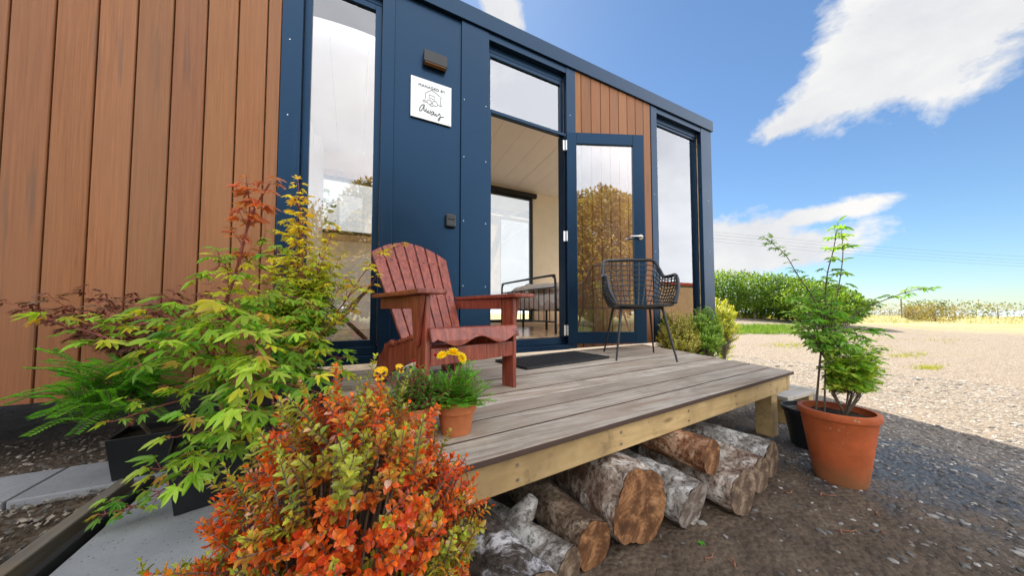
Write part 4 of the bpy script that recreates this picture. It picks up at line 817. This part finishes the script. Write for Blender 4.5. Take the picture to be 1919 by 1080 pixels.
def red_branch():
    rnd = random.Random(15); ml, mw = MB(), MB(); root = thing('maple_tree', 'sparse maple with long bare red stems leaning towards the red armchair', 'maple', (-.35, 1.95, 0)); B = Vector((-.35, 1.95, .1))
    cf = lambda q, f, r_: jit(lerp(lerp(G3, YEL, r_.random()), ORG, r_.random()*.5), r_)
    maple_branch(ml, mw, [B, P(520, 690, 1.7), P(600, 630, 1.68), P(660, 580, 1.65), P(705, 520, 1.6)], .006, .002, cf, .034, rnd, .06, .12, .5); maple_branch(ml, mw, [P(600, 630, 1.68), P(650, 560, 1.6), P(700, 490, 1.55), P(750, 460, 1.52)], .003, .0015, cf, .036, rnd, .06, .10, .4)
    maple_branch(ml, mw, [P(560, 655, 1.7), P(620, 600, 1.6), P(665, 545, 1.55), P(700, 535, 1.5)], .003, .0015, cf, .030, rnd, .05, .10, .4)
    fol(ml, mw, root)
red_branch()
def dark_maple():
    rnd = random.Random(16); ml, mw = MB(), MB(); root = thing('maple_tree', 'low dark purple leaved maple close to the timber wall at left', 'maple', (-1.25, 2.2, 0)); B = Vector((-1.0, 2.25, .05)); PWL = lambda x, y, w: P(x, y, (YF-w)/ray(x, y).y)
    cf = lambda q, f, r_: jit(lerp((.12, .03, .025), (.30, .16, .10), r_.random()), r_)
    for x, y in ((165, 545), (200, 560), (250, 560), (300, 565), (330, 545), (380, 560), (150, 600), (230, 600), (360, 600), (100, 560), (60, 590), (410, 530), (290, 600), (20, 570), (190, 620)): maple_branch(ml, mw, [B, PWL(260, 690, .2), PWL((x+260)/2, (y+670)/2, .2), PWL(x, y, .1+rnd.uniform(0, .2))], .004, .001, cf, .045, rnd, .09, .06, .5, True)
    fol(ml, mw, root)
dark_maple()
def feather():
    rnd = random.Random(17); ml, mw = MB(), MB(); root = thing('feathery_shrub', 'bright green feathery shrub with narrow leaflets at the left edge', 'shrub', (-.87, 2.14, .2)); B = Vector((-.95, 2.06, .32)); mw.tube([(-.87, 2.14, .2), (-.93, 2.08, .36)], .008, 6)
    for i in range(150):
        a = rnd.uniform(0, 6.28); e = rnd.uniform(.1, 1.1); L = rnd.uniform(.16, .34); d = Vector((math.cos(a)*math.cos(e), math.sin(a)*math.cos(e), math.sin(e))); o = B+Vector((rnd.uniform(-.1, .1), rnd.uniform(-.1, .1), rnd.uniform(-.02, .12)))
        pts = [o, o+d*L*.5+Vector((0, 0, .03)), o+d*L+Vector((0, 0, -.03))]; pts = smooth_path(pts, 6); mw.tube(pts, .0012, 4); sv = d.cross(Vector((0, 0, 1))).normalized(); c0 = lerp((.08, .34, .02), (.26, .60, .03), rnd.random())
        for k in range(2, len(pts)):
            for h in (0, .5):
                p = pts[k].lerp(pts[k-1], h); 
                for g in (1, -1): leaf_oval(ml, p, sv*g+d*.6+Vector((0, 0, .1)), (0, 0, 1), .034*(1.2-.6*k/len(pts)), .009, jit(c0, rnd), .1, .2)
    fol(ml, mw, root, twig='twigg')
feather()
def orange_shrub():
    rnd = random.Random(19); ml, mw = MB(), MB(); root = thing('shrub', 'dense orange red leaved shrub with yellow green shoots in the foreground', 'shrub', (-.03, .58, 0)); B = Vector((-.03, .58, .16))
    C = Vector((.005, .600, .375)); ax = Vector((.200, .205, .265)); C2 = Vector((-.165, .585, .27)); ax2 = Vector((.13, .14, .16)); RED, OR_, LG, DG = (.58, .050, .012), (.92, .20, .026), (.50, .50, .05), (.19, .24, .035)
    for i in range(2900):
        while True:
            u = Vector((rnd.gauss(0, 1), rnd.gauss(0, 1), rnd.gauss(0, 1))).normalized()
            if u.z > -.8 or rnd.random() < .2: break
        tall = i < 170; rr = rnd.uniform(.90, 1.08) if i < 2400 else rnd.uniform(.55, .9)
        low = i % 6 in (0, 3); Cc, aa = (C2, ax2) if low else ((Vector((.02, .52, .25)), Vector((.16, .12, .17))) if i % 6 == 1 else ((Vector((-.04, .50, .33)), Vector((.13, .08, .13))) if i % 12 == 2 else (C, ax))); end = Cc+Vector((u.x*aa.x, u.y*aa.y, u.z*aa.z))*rr*(1+.24*noise.noise(u*2.4+Vector((5, 2, 1)))+.10*noise.noise(u*7))
        if tall: end += Vector((rnd.uniform(-.015, .015), rnd.uniform(-.015, .015), rnd.uniform(.02, .085))) if u.z > 0 else u*.05
        dirn = (u+Vector((rnd.gauss(0, .35), rnd.gauss(0, .35), (.9 if tall else .25)+rnd.gauss(0, .25)))).normalized(); L = rnd.uniform(.07, .12) if tall else rnd.uniform(.035, .065); st_ = end-dirn*L
        mid = B.lerp(st_, .6)+Vector((u.x, u.y, 0))*.02; mw.tube([mid, st_, end], [.0020, .0014, .0008], 4)
        if i % 6 == 0: mw.tube([B+Vector((rnd.uniform(-.02, .02), rnd.uniform(-.02, .02), 0)), mid], [.004, .0022], 5)
        zn = noise.noise(end*6+Vector((3, 1, 7))); green = zn*1.1-.13+rnd.gauss(0, .22)+(.35 if low else 0)+(.8 if tall and rnd.random() < .85 else 0)+3.5*max(0, -.12-end.x)+rnd.uniform(-.2, .2)+(.45 if end.z < .24 else 0)+2.5*max(0, end.x-.14)
        n = int(L/.0058); sv0 = dirn.orthogonal().normalized(); ph = rnd.uniform(0, 3.14)
        for j in range(n):
            f = j/n; p = st_.lerp(end, f)
            if p.x > -.06 and p.y > .735 and p.z < .42: continue
            for g in (0, math.pi):
                sv = Matrix.Rotation(ph+g+rnd.gauss(0, .3), 3, dirn) @ sv0; d = (sv+dirn*(.35+.6*f)+Vector((rnd.gauss(0, .2), rnd.gauss(0, .2), rnd.gauss(0, .2)))).normalized(); g_ = green+.3*(f-.5)+rnd.uniform(-.2, .2)
                c = lerp(lerp(RED, OR_, rnd.random()), lerp(DG, LG, min(1, f*.8+.3*rnd.random())), min(1, max(0, (g_+.25*f)*1.5)))
                if rnd.random() < .04: c = (.75, .42, .28)
                S_ = rnd.uniform(.0085, .0140)*(1.1 if f < .85 else .75); leaf_oval(ml, p+sv*.001, d, dirn, S_, S_*.66, jit(c, rnd, .25), .22, .15)
            ph += 1.57
        for g in range(3): leaf_oval(ml, end, dirn+Vector((rnd.gauss(0, .4), rnd.gauss(0, .4), 0)), sv0, .009, .005, jit(LG if green > .2 else OR_, rnd), .2, .1)
    fol(ml, mw, root, 'leafd', 'twigg')
orange_shrub()
def shrub(name, label, c, ax, n, col, tip, ls, seed, tipf=.3, redlow=0, leafmat='leafd'):
    rnd = random.Random(seed); ml, mw = MB(), MB(); root = thing(name, label, 'shrub', (c[0], c[1], 0)); C = Vector(c); B = Vector((c[0], c[1], 0))
    for i in range(n):
        u = Vector((rnd.gauss(0, 1), rnd.gauss(0, 1), rnd.gauss(0, .8))).normalized(); u.z = abs(u.z)*1.0 if rnd.random() < .75 else u.z
        end = C+Vector((u.x*ax[0], u.y*ax[1], u.z*ax[2]))*rnd.uniform(.6, 1.08); d = (u+Vector((0, 0, 1.0))).normalized(); L = rnd.uniform(.08, .16); s0 = end-d*L; mw.tube([B.lerp(s0, .2), B.lerp(s0, .7), s0, end], [.003, .0022, .0015, .0008], 4)
        for j in range(int(L/.012)):
            f = j/(L/.012); p = s0.lerp(end, f); a = rnd.uniform(0, 6.28); sv = Matrix.Rotation(a, 3, d) @ d.orthogonal().normalized()
            cc = lerp(col, tip, min(1, max(0, f*tipf*2+rnd.uniform(-.2, .2)))) 
            if redlow and p.z < redlow and rnd.random() < .8: cc = lerp((.45, .05, .02), (.5, .16, .04), rnd.random())
            for g in (1, -1): leaf_oval(ml, p, sv*g+d*.8, d, ls*rnd.uniform(.8, 1.2), ls*.42, jit(cc, rnd, .25), .2, .2)
    fol(ml, mw, root, leafmat, 'twigg'); return root
shrub('shrub', 'olive brown small leaved shrub beyond the right back corner of the deck', (3.22, 2.20, .40), (.27, .20, .40), 460, (.30, .30, .05), (.68, .58, .08), .026, 31, .35)
shrub('shrub', 'glossy green shrub at the right corner of the tiny house', (3.72, 2.22, .42), (.26, .22, .42), 500, (.14, .32, .03), (.50, .66, .06), .028, 32, .3)
shrub('shrub', 'bright yellow green sunlit shrub just behind the house corner', (4.62, 2.50, .52), (.28, .2, .46), 420, (.34, .42, .04), (.80, .75, .06), .028, 33, .5)
shrub('shrub', 'low red leaved shrub hugging the back right edge of the deck', (3.25, 1.98, .12), (.30, .12, .20), 170, (.14, .10, .03), (.30, .08, .03), .020, 34, .4, .30)
# potted maple on the right
def right_maple():
    rnd = random.Random(41); ml, mw = MB(), MB(); root = thing('maple_tree', 'slender young green maple growing in the large terracotta pot', 'maple', (2.0, .64, .3)); B = Vector((1.995, .66, .30)); B2 = Vector((2.0, .63, .30))
    cf = lambda q, f, r_: jit(lerp((.12, .32, .03), (.38, .58, .07), min(1, r_.random()*.8+.2*(q.z > 1))), r_)
    Z = 1.46; k = .038
    maple_branch(ml, mw, [B, P(1537, 680, Z), P(1545, 600, Z), P(1550, 520, Z), P(1562, 470, Z), P(1570, 425, Z)], .0048, .0012, cf, k, rnd, .045, .045, .35, pairs=1)
    maple_branch(ml, mw, [B2, P(1548, 690, Z-.03), P(1558, 620, Z-.05), P(1572, 540, Z-.04), P(1580, 480, Z-.03), P(1578, 440, Z-.03)], .004, .0012, cf, k, rnd, .04, .055, .4, pairs=1)
    maple_branch(ml, mw, [P(1545, 610, Z), P(1525, 560, Z), P(1495, 515, Z), P(1470, 475, Z), P(1435, 448, Z)], .003, .001, cf, .026, rnd, .03, .045, .2, pairs=1)
    maple_branch(ml, mw, [P(1556, 630, Z), P(1610, 585, Z-.03), P(1660, 562, Z-.05), P(1710, 545, Z-.05), P(1750, 540, Z-.05)], .003, .001, cf, .028, rnd, .02, .06, .2, pairs=1)
    for x, y, dz in ((1490, 560, .03), (1480, 590, -.08), (1500, 620, .08), (1510, 580, -.1), (1600, 600, .08), (1620, 640, -.05), (1585, 620, .1), (1520, 640, -.1), (1560, 560, -.1), (1590, 650, -.12), (1530, 545, .1), (1640, 620, .02), (1555, 640, .12)):
        maple_branch(ml, mw, [P(1550, 680, Z), P((1550+x)/2, (650+y)/2, Z+dz*.5), P(x, y, Z+dz)], .003, .001, cf, .036, rnd, .07, .052, .25, pairs=2)
    fol(ml, mw, root, twig='twigg')
    ml, mw = MB(), MB(); r2 = thing('shrub', 'leafy green seedling shrub sharing the large terracotta pot', 'shrub', (2.07, .58, .3)); B = Vector((2.07, .58, .30))
    for i in range(110):
        x = rnd.uniform(1545, 1655); y = rnd.uniform(645, 735); q = P(x, y, 1.46+rnd.uniform(-.13, .13)); fk = B+Vector((.05*math.cos(i % 5*1.3), .05*math.sin(i % 5*1.3), .09+.015*(i % 3))); pts = smooth_path([fk, fk.lerp(q, .5)+Vector((0, 0, .02)), q], 5); mw.tube(pts, [.0016-.0011*i_/(len(pts)-1) for i_ in range(len(pts))], 5)
        if i < 15: mw.tube([B, B.lerp(fk, .5)+Vector((.004, 0, 0)), fk], [.0045, .0032, .0022], 6)
        for j in range(4, len(pts)):
            for g in range(3): a = rnd.uniform(0, 6.28); leaf_oval(ml, pts[j], (math.cos(a), math.sin(a), rnd.uniform(-.3, .4)), (0, 0, 1), rnd.uniform(.026, .044), rnd.uniform(.014, .022), jit(lerp((.14, .34, .03), (.52, .62, .07), rnd.random()), rnd), .15, .25)
    fol(ml, mw, r2, twig='twigg')
right_maple()
# flowers in the small pot
FACE = (Vector((0, 0, CAMH))-Vector((.3, .98, .5))).normalized()
def stem_to(mw, B, p, rnd, sp=.03): mw.tube(smooth_path([B+Vector((rnd.uniform(-sp, sp), rnd.uniform(-sp, sp), 0)), B.lerp(p, .6)+Vector((0, 0, .01)), p], 4), .0013, 5)
def marigolds():
    rnd = random.Random(51); root = thing('flowering_plant', 'yellow marigold with feathery green leaves in the small terracotta pot', 'flowers', (.302, .985, DZ+.09)); ml, mw = MB(), MB(); B = Vector((.302, .985, DZ+.095))
    for i in range(230):
        a = rnd.uniform(0, 6.28); e = rnd.uniform(.15, 1.45); L = rnd.uniform(.05, .125)*(1.1 if math.cos(a) > .3 else 1); d = Vector((math.cos(a)*math.cos(e), math.sin(a)*math.cos(e)*.9, math.sin(e))); o = B+Vector((rnd.uniform(-.04, .04), rnd.uniform(-.04, .04), 0)); pts = smooth_path([o, o+d*L*.5, o+d*L+Vector((0, 0, -.008))], 5); mw.tube(pts, .0008, 4)
        sv = d.cross(Vector((0, 0, 1))).normalized(); c0 = lerp((.07, .34, .03), (.28, .62, .05), rnd.random())
        for k in range(3, len(pts)):
            for g in (1, -1): leaf_oval(ml, pts[k], sv*g+d*.9, (0, 0, 1), rnd.uniform(.014, .024), .0046, jit(c0, rnd), .1, .2)
        leaf_oval(ml, pts[-1], d, (0, 0, 1), .016, .005, c0, .1, .2)
    def marigold(p, s, face):
        stem_to(mw, B, p, rnd); m = MB(); d, sx, n = basis(face, (0, 0, 1))
        for ring, cnt in ((1, 13), (.75, 11), (.5, 8), (.25, 5)):
            for i in range(cnt):
                a = 6.28*i/cnt+ring*2; pd = (sx*math.cos(a)+n*math.sin(a))*ring+d*(.9-.8*ring); leaf_oval(m, p, pd, d, s*(.55+.45*ring), s*.42, jit((.95, .70, .01), rnd, .08), -.1, .15)
        m.build('bloom', MAT['petal'], root)
    marigold(P(850, 662, .98), .028, Vector((.1, -.1, 1))); marigold(P(829, 666, .97), .020, Vector((-.4, -.3, 1))); marigold(P(866, 671, .99), .023, Vector((.5, -.5, .4)))
    fol(ml, mw, root)
marigolds()
def pansies():
    c = (.165, .985, DZ+.001); pot('terracotta_pot', 'small terracotta pot hidden behind the top of the orange shrub', 'plant pot', c, [(.044, 0), (.047, .002), (.058, .070), (.0585, .072), (.066, .073), (.069, .104), (.066, .107)], .007, MAT['terra2'], (.088, .053))
    rnd = random.Random(52); root = thing('flowering_plant', 'yellow pansies with dark centres and small crimson blooms above the orange shrub', 'flowers', (.165, .985, DZ+.09)); ml, mw = MB(), MB(); B = Vector((.165, .985, DZ+.095))
    for i in range(260):
        a = rnd.uniform(0, 6.28); e = rnd.uniform(.2, 1.5); L = rnd.uniform(.04, .13); d = Vector((math.cos(a)*math.cos(e), math.sin(a)*math.cos(e), math.sin(e))); o = B+Vector((rnd.uniform(-.04, .04), rnd.uniform(-.04, .04), 0)); q = o+d*L; mw.tube([o, o.lerp(q, .5), q], .0009, 4)
        for k in range(5): leaf_oval(ml, o.lerp(q, .4+.15*k), d+Vector((rnd.gauss(0, .8), rnd.gauss(0, .8), rnd.gauss(0, .5))), (0, 0, 1), rnd.uniform(.014, .024), rnd.uniform(.006, .011), jit(lerp((.05, .18, .03), (.20, .40, .05), rnd.random()), rnd), .15, .2)
    def pansy(p, s, face):
        stem_to(mw, B, p, rnd); m = MB(); d, sx, n = basis(face, (0, 0, 1)); Y1, Y2, BR = (.98, .60, .01), (.90, .50, .01), (.05, .008, .01)
        for a, l, w in ((60, 1, 1.1), (120, 1, 1.1), (5, .85, .9), (175, .85, .9), (270, .95, 1.3)):
            pd = (sx*math.cos(R(a))+n*math.sin(R(a)))*1.0+d*.15; q = p; ps = pd.cross(d).normalized(); k = 9; vs = [q]
            for i in range(k): t = i/(k-1); an = (t-.5)*2.2; r_ = s*l*(math.cos(an)*.15+.85); vs.append(q+pd*r_*math.cos(an*.55*w)+ps*r_*math.sin(an*.55*w)+d*s*.10*math.sin(i*2.1))
            m.add(vs, [(0, i+1, i+2) for i in range(k-1)], Y1 if l > .9 else Y2)
            if a in (5, 175, 270): m.add([q+d*.001, q+pd*s*.5+ps*s*.22+d*.004, q+pd*s*.60+d*.004, q+pd*s*.5-ps*s*.22+d*.004], [(0, 1, 2, 3)], BR)
        m.build('bloom', MAT['petal'], root)
    pansy(P(714, 702, .98), .026, FACE+Vector((-.1, 0, .4))); pansy(P(750, 692, 1.0), .018, FACE+Vector((.8, 0, .5)))
    for x, y, s_ in ((817, 669, .011), (782, 690, .010), (793, 691, .009), (737, 707, .008), (776, 680, .010), (800, 712, .008)):
        p = P(x, y, .99); stem_to(mw, B, p, rnd); m = MB()
        for i in range(11): a = i*2.4; leaf_oval(m, p, (math.cos(a), math.sin(a), .5+.1*i), (0, 0, 1), s_, s_*.8, jit((.60, .01, .02), rnd), .2, -.2)
        m.build('bloom', MAT['petal'], root)
    fol(ml, mw, root)
pansies()
# ---------------- distance: hedge, bushes, poles ----------------
def crown(m, c, ax, n, ls, cols, rnd, top=None, lump=.25, inner=.55):
    C = Vector(c); sd = rnd.uniform(0, 50)
    for i in range(n):
        u = Vector((rnd.gauss(0, 1), rnd.gauss(0, 1), rnd.gauss(0, 1))).normalized(); k = 1+lump*noise.noise(u*2.2+Vector((sd, 0, 0)))+lump*.6*noise.noise(u*5.5+Vector((0, sd, 0))); rr = rnd.uniform(inner, 1)**.5*k
        p = C+Vector((u.x*ax[0], u.y*ax[1], u.z*ax[2]))*rr; a = rnd.uniform(0, 6.28); d = (u+Vector((rnd.gauss(0, .6), rnd.gauss(0, .6), rnd.gauss(0, .6)))).normalized()
        t = .5+.9*noise.noise(p*1.3)+rnd.uniform(-.3, .3); leaf_oval(m, p, d, u+Vector((rnd.gauss(0, .5), rnd.gauss(0, .5), .3)), ls*rnd.uniform(.7, 1.4), ls*.6, jit(lerp(cols[0], cols[1], min(1, max(0, t))), rnd, .2), .15, .2)
def hedge():
    rnd = random.Random(61); root = thing('hedge', 'long rounded green hedge with bare lower stems across the gravel yard', 'hedge', (15, 7, 0)); m, w = MB(), MB()
    row = [(1340, 15.6, 1.45, 1.55), (1385, 15.2, 1.5, 1.5), (1425, 14.6, 1.45, 1.42), (1462, 14.0, 1.4, 1.35), (1498, 13.2, 1.35, 1.22), (1530, 12.4, 1.2, 1.05), (1556, 11.6, 1.05, .85), (1300, 16.2, 1.5, 1.6)]
    for x, Z, rx, rz in row:
        q = P(x, HZ, Z); z0 = gz(q.x, q.y)+.10; top = z0+rz*1.45; c = (q.x, q.y, (z0+top)/2); crown(m, c, (rx, rx, (top-z0)/2*1.02), 3300, .10, ((.05, .12, .012), (.24, .37, .03)), rnd, inner=.45, lump=.16)
    m.build('foliage', MAT['leaf'], root)
    for x, Z, rx, rz in row:
        for j in range(3):
            q = P(x+rnd.uniform(-14, 14), HZ, Z+rnd.uniform(-.7, .3)); w = MB(); z = gz(q.x, q.y); w.tube([(q.x, q.y, z-.05), (q.x+rnd.uniform(-.1, .1), q.y, z+.35), (q.x, q.y, z+.7)], [.06, .045, .04], 7); w.build('trunk', MAT['trunk'], root)
hedge()
def bush(label, px, Z, r, h, cols, seed, n=900):
    rnd = random.Random(seed); q = P(px, HZ, Z); z = gz(q.x, q.y); root = thing('bush', label, 'bush', (q.x, q.y, z), 0, 'bushes along the far edge of the yard'); m = MB(); crown(m, (q.x, q.y, z+h*.48), (r, r, h*.52), n, h*.09, cols, rnd, inner=.3); m.build('foliage', MAT['leaf'], root)
    w = MB(); w.tube([(q.x, q.y, z-.1), (q.x, q.y, z+h*.5)], [.05, .02], 6); w.build('stem', MAT['trunk'], root)
bz = ((.12, .10, .03), (.34, .26, .08)); gn = ((.08, .10, .02), (.24, .24, .05))
bush('golden brown bush left of the larger bush at the far right', 1722, 23, .8, 1.15, bz, 71); bush('broad tawny bush at the far right edge of the yard', 1752, 21, 1.4, 1.15, bz, 72); bush('green bush rising behind the tawny bush at far right', 1738, 34, 1.8, 1.9, gn, 73)
for i, (x, Z) in enumerate(((1640, 50), (1655, 56), (1668, 48), (1680, 60), (1693, 52), (1706, 58), (1622, 60), (1790, 30), (1830, 40), (1870, 28), (1900, 45), (1610, 50))):
    bush('low distant bush on the skyline beyond the dry grass, number %d from the left'.replace('number %d from the left', ['third from the left', 'fourth from the left', 'fifth from the left', 'sixth from the left', 'seventh from the left', 'eighth from the left', 'second from the left', 'fourth from the right', 'third from the right', 'second from the right', 'last at the right', 'first at the left'][i]), x, Z, 2.6, 1.5+.25*(i % 3), gn if i % 2 else bz, 80+i, 320)
q = P(1690, HZ, 30); m = MB(); m.tube([(q.x, q.y, -.2), (q.x, q.y, 1.9)], .05, 8); tag(m.build('fence_post', MAT['trunk'], base=(q.x, q.y, 0)), 'thin lone post standing on the skyline in dry grass', 'post')
def far_grass():
    rnd = random.Random(91); m = MB()
    def tuft(x, y, h, n, c):
        z = gz(x, y)
        for i in range(n):
            a = rnd.uniform(0, 6.28); r_ = rnd.uniform(0, h*.5); b = Vector((x+r_*math.cos(a), y+r_*math.sin(a), z)); t = b+Vector((rnd.gauss(0, .25)*h, rnd.gauss(0, .25)*h, h*rnd.uniform(.6, 1.2))); s = Vector((-math.sin(a), math.cos(a), 0))*h*.05; m.add([b-s, b+s, t], [(0, 1, 2)], jit(c, rnd, .25))
    for i in range(3200): px = rnd.uniform(1560, 1960); Z = rnd.uniform(17, 48); q = P(px, HZ, Z); tuft(q.x, q.y, rnd.uniform(.06, .18), 5, lerp((.46, .40, .22), (.30, .30, .10), rnd.random()))
    for i in range(1500): px = rnd.gauss(1430, 42); Z = rnd.uniform(9.0, 11.5); q = P(px, HZ, Z); tuft(q.x, q.y, rnd.uniform(.05, .14), 6, lerp((.08, .20, .02), (.22, .32, .04), rnd.random()))
    for i in range(1600): px = rnd.uniform(1335, 1600); Z = rnd.uniform(14.5, 19); q = P(px, HZ, Z); tuft(q.x, q.y, rnd.uniform(.1, .3), 5, lerp((.38, .38, .05), (.50, .46, .08), rnd.random()))
    for cx, cy, n, sp in ((1480, 650, 260, 26), (1700, 668, 160, 20), (1740, 690, 130, 16), (1620, 640, 120, 30), (1640, 655, 60, 30), (1760, 640, 80, 30)):
        for i in range(n):
            x = rnd.gauss(cx, sp); y = rnd.gauss(cy, 2.4); d = ray(x, y); t = -CAMH/d.z if d.z < 0 else 0
            if 0 < t < 20: tuft(d.x*t, d.y*t, rnd.uniform(.02, .05), 5, lerp((.24, .28, .04), (.45, .42, .06), rnd.random()))
    tag(m.build('dry_grass', MAT['leaf']), 'dry golden and green grass tufts across the far field and yard', 'grass', kind='stuff')
far_grass()
# power lines crossing the sky far away
for i, (y0, y1, lb) in enumerate(((432, 463, 'topmost'), (437, 470, 'second highest'), (444, 474, 'third highest'), (450, 479, 'lowest'))):
    a = P(1180, y0-14, 75); b = P(2250, y1+36+i, 62); pts = [a.lerp(b, k/40)-Vector((0, 0, 1.1*math.sin(math.pi*k/40))) for k in range(41)]
    m = MB(); m.tube(pts, .015, 5); tag(m.build('power_line', MAT['dark'], base=a), lb+' thin overhead wire crossing the pale sky at right', 'power line', 'overhead wires')
for q, nm in ((P(1180, 500, 75), 0), (P(2250, 500, 62), 1)):
    t = thing('power_pole', 'tall wooden power pole carrying the overhead wires '+('behind the tiny house' if nm == 0 else 'outside the right of the view'), 'power pole', (q.x, q.y, -.5)); m = MB(); m.tube([(q.x, q.y, -2), (q.x, q.y, q.z+12 if nm else q.z+11)], [.17, .12], 10); m.build('pole', MAT['trunk'], t)
# ---------------- behind the viewer: what the glass reflects ----------------
def tree(label, x, y, h, rx, cols, seed, n=7000, ls=.16, low=.22):
    rnd = random.Random(seed); root = thing('tree', label, 'tree', (x, y, 0), 0, 'trees along the yard behind the viewer'); m = MB(); lp = .10 if seed == 101 else .3
    zc = h*(low+1)/2; crown(m, (x, y, zc), (rx, rx*.9, h*(1-low)/2), n, ls, cols, rnd, inner=.3, lump=lp); m.build('crown', MAT['leaf'], root)
    w = MB(); w.tube(smooth_path([(x, y, -.1), (x+.1, y, h*.25), (x-.05, y, h*.5), (x, y, h*.8)], 4), [.22-.012*i for i in range(13)], 10)
    for i in range(9): a = rnd.uniform(0, 6.28); z0 = h*rnd.uniform(.2, .5); w.tube(smooth_path([(x, y, z0), (x+math.cos(a)*rx*.35, y+math.sin(a)*rx*.35, z0+h*.15), (x+math.cos(a)*rx*.7, y+math.sin(a)*rx*.7, z0+h*.32)], 3), [.09, .08, .07, .055, .045, .035, .02], 7)
    w.build('trunk', MAT['trunk'], root)
tr = ((.22, .15, .02), (.60, .42, .07))
tree('large round topped golden green tree mirrored in the open glass door', 1.35, -10.5, 6.9, 2.7, tr, 101, 26000, .16, .03)
tree('broad olive tree mirrored low in the tall left window', -2.6, -11, 5.6, 3.2, tr, 102, 9000, .16, .02); tree('bushy olive tree farther left in the window reflection', -8, -12, 5.2, 3.2, tr, 103, 7000, .18, .02); tree('bushy tree at the far end of the row behind the viewer', -13, -11, 5.4, 3.0, tr, 104)
tree('large evergreen tree standing behind the tiny house', -3.2, 9.5, 6.0, 2.4, ((.03, .05, .012), (.10, .13, .03)), 105, 6000)
sh = thing('shed', 'small ribbed tan shed with a red roof edge mirrored in the right window', 'shed', (15.5, -5.0, 0))
m = MB()
for i in range(60): a = 13.0+i*.085; m.box((a, -5.6, 0), (a+.06, -5.5, 2.15))
m.box((13.0, -5.49, 0), (18.1, -5.45, 2.15)); m.box((13.0, -9, 0), (13.05, -5.6, 2.1)); m.box((18.05, -9, 0), (18.1, -5.6, 2.1)); m.build('wall', m_plain('tan_ribbed_steel', (.42, .27, .14), .5), sh)
# mirrored face looks north, towards the cabin
m = MB(); m.hexa([(12.9, -5.35, 2.15), (18.2, -5.35, 2.15), (18.2, -9.1, 1.95), (12.9, -9.1, 1.95)], [(12.9, -5.35, 2.27), (18.2, -5.35, 2.27), (18.2, -9.1, 2.05), (12.9, -9.1, 2.05)]); m.build('roof', m_plain('red_roof_steel', (.42, .06, .03), .45), sh)

# ---------------- small debris in front of the deck ----------------
def debris():
    rnd = random.Random(77); tw = m_plain('reddish_dry_twig', (.26, .10, .05), .7, 0, .4, 30)
    spots = [((1330, 1049), .06, .3, 'longest reddish dry twig on the dark soil below the logs'), ((1375, 1057), .05, .9, 'forked dry twig near the green sprig'), ((1552, 930), .07, -.5, 'thin curved twig on the soil in front of the big pot'), ((1480, 925), .05, .1, 'short reddish twig right of the logs'), ((1590, 1000), .08, -.2, 'pale twig between stones at the lower right'), ((1640, 962), .06, .8, 'orange brown twig right of the big pot'), ((1645, 1000), .04, 1.5, 'whitish stick standing out among the stones at lower right')]
    for (x, y), L, a, lb in spots:
        d = ray(x, y); t = -CAMH/d.z; c = Vector((d.x*t, d.y*t, 0)); m = MB(); D = Vector((math.cos(a), math.sin(a), 0)); N_ = Vector((-D.y, D.x, 0)); pts = [c+D*L*(k/5-.5)+N_*L*.12*math.sin(k*1.3+a)+Vector((0, 0, gz(c.x, c.y)+.005+.004*math.sin(k*2))) for k in range(6)]
        m.tube(pts, [.0022, .0022, .002, .0018, .0014, .0008], 6)
        if 'forked' in lb: m.tube([pts[2], pts[2]+(D+N_).normalized()*L*.4+Vector((0, 0, .006))], [.0016, .0007], 5)
        tag(m.build('twig', tw, base=c), lb, 'twig', 'dry twigs on the ground')
    d = ray(1315, 1023); t = -CAMH/d.z; c = Vector((d.x*t, d.y*t, 0)); m = MB()
    for i in range(5): a = i*1.256; leaf_oval(m, c+Vector((0, 0, .006)), (math.cos(a), math.sin(a), .35), (0, 0, 1), .014, .007, (.12, .42, .04), .1, .2)
    tag(m.build('seedling', MAT['leaf'], base=c), 'tiny bright green seedling alone on the dark soil', 'seedling')
debris()
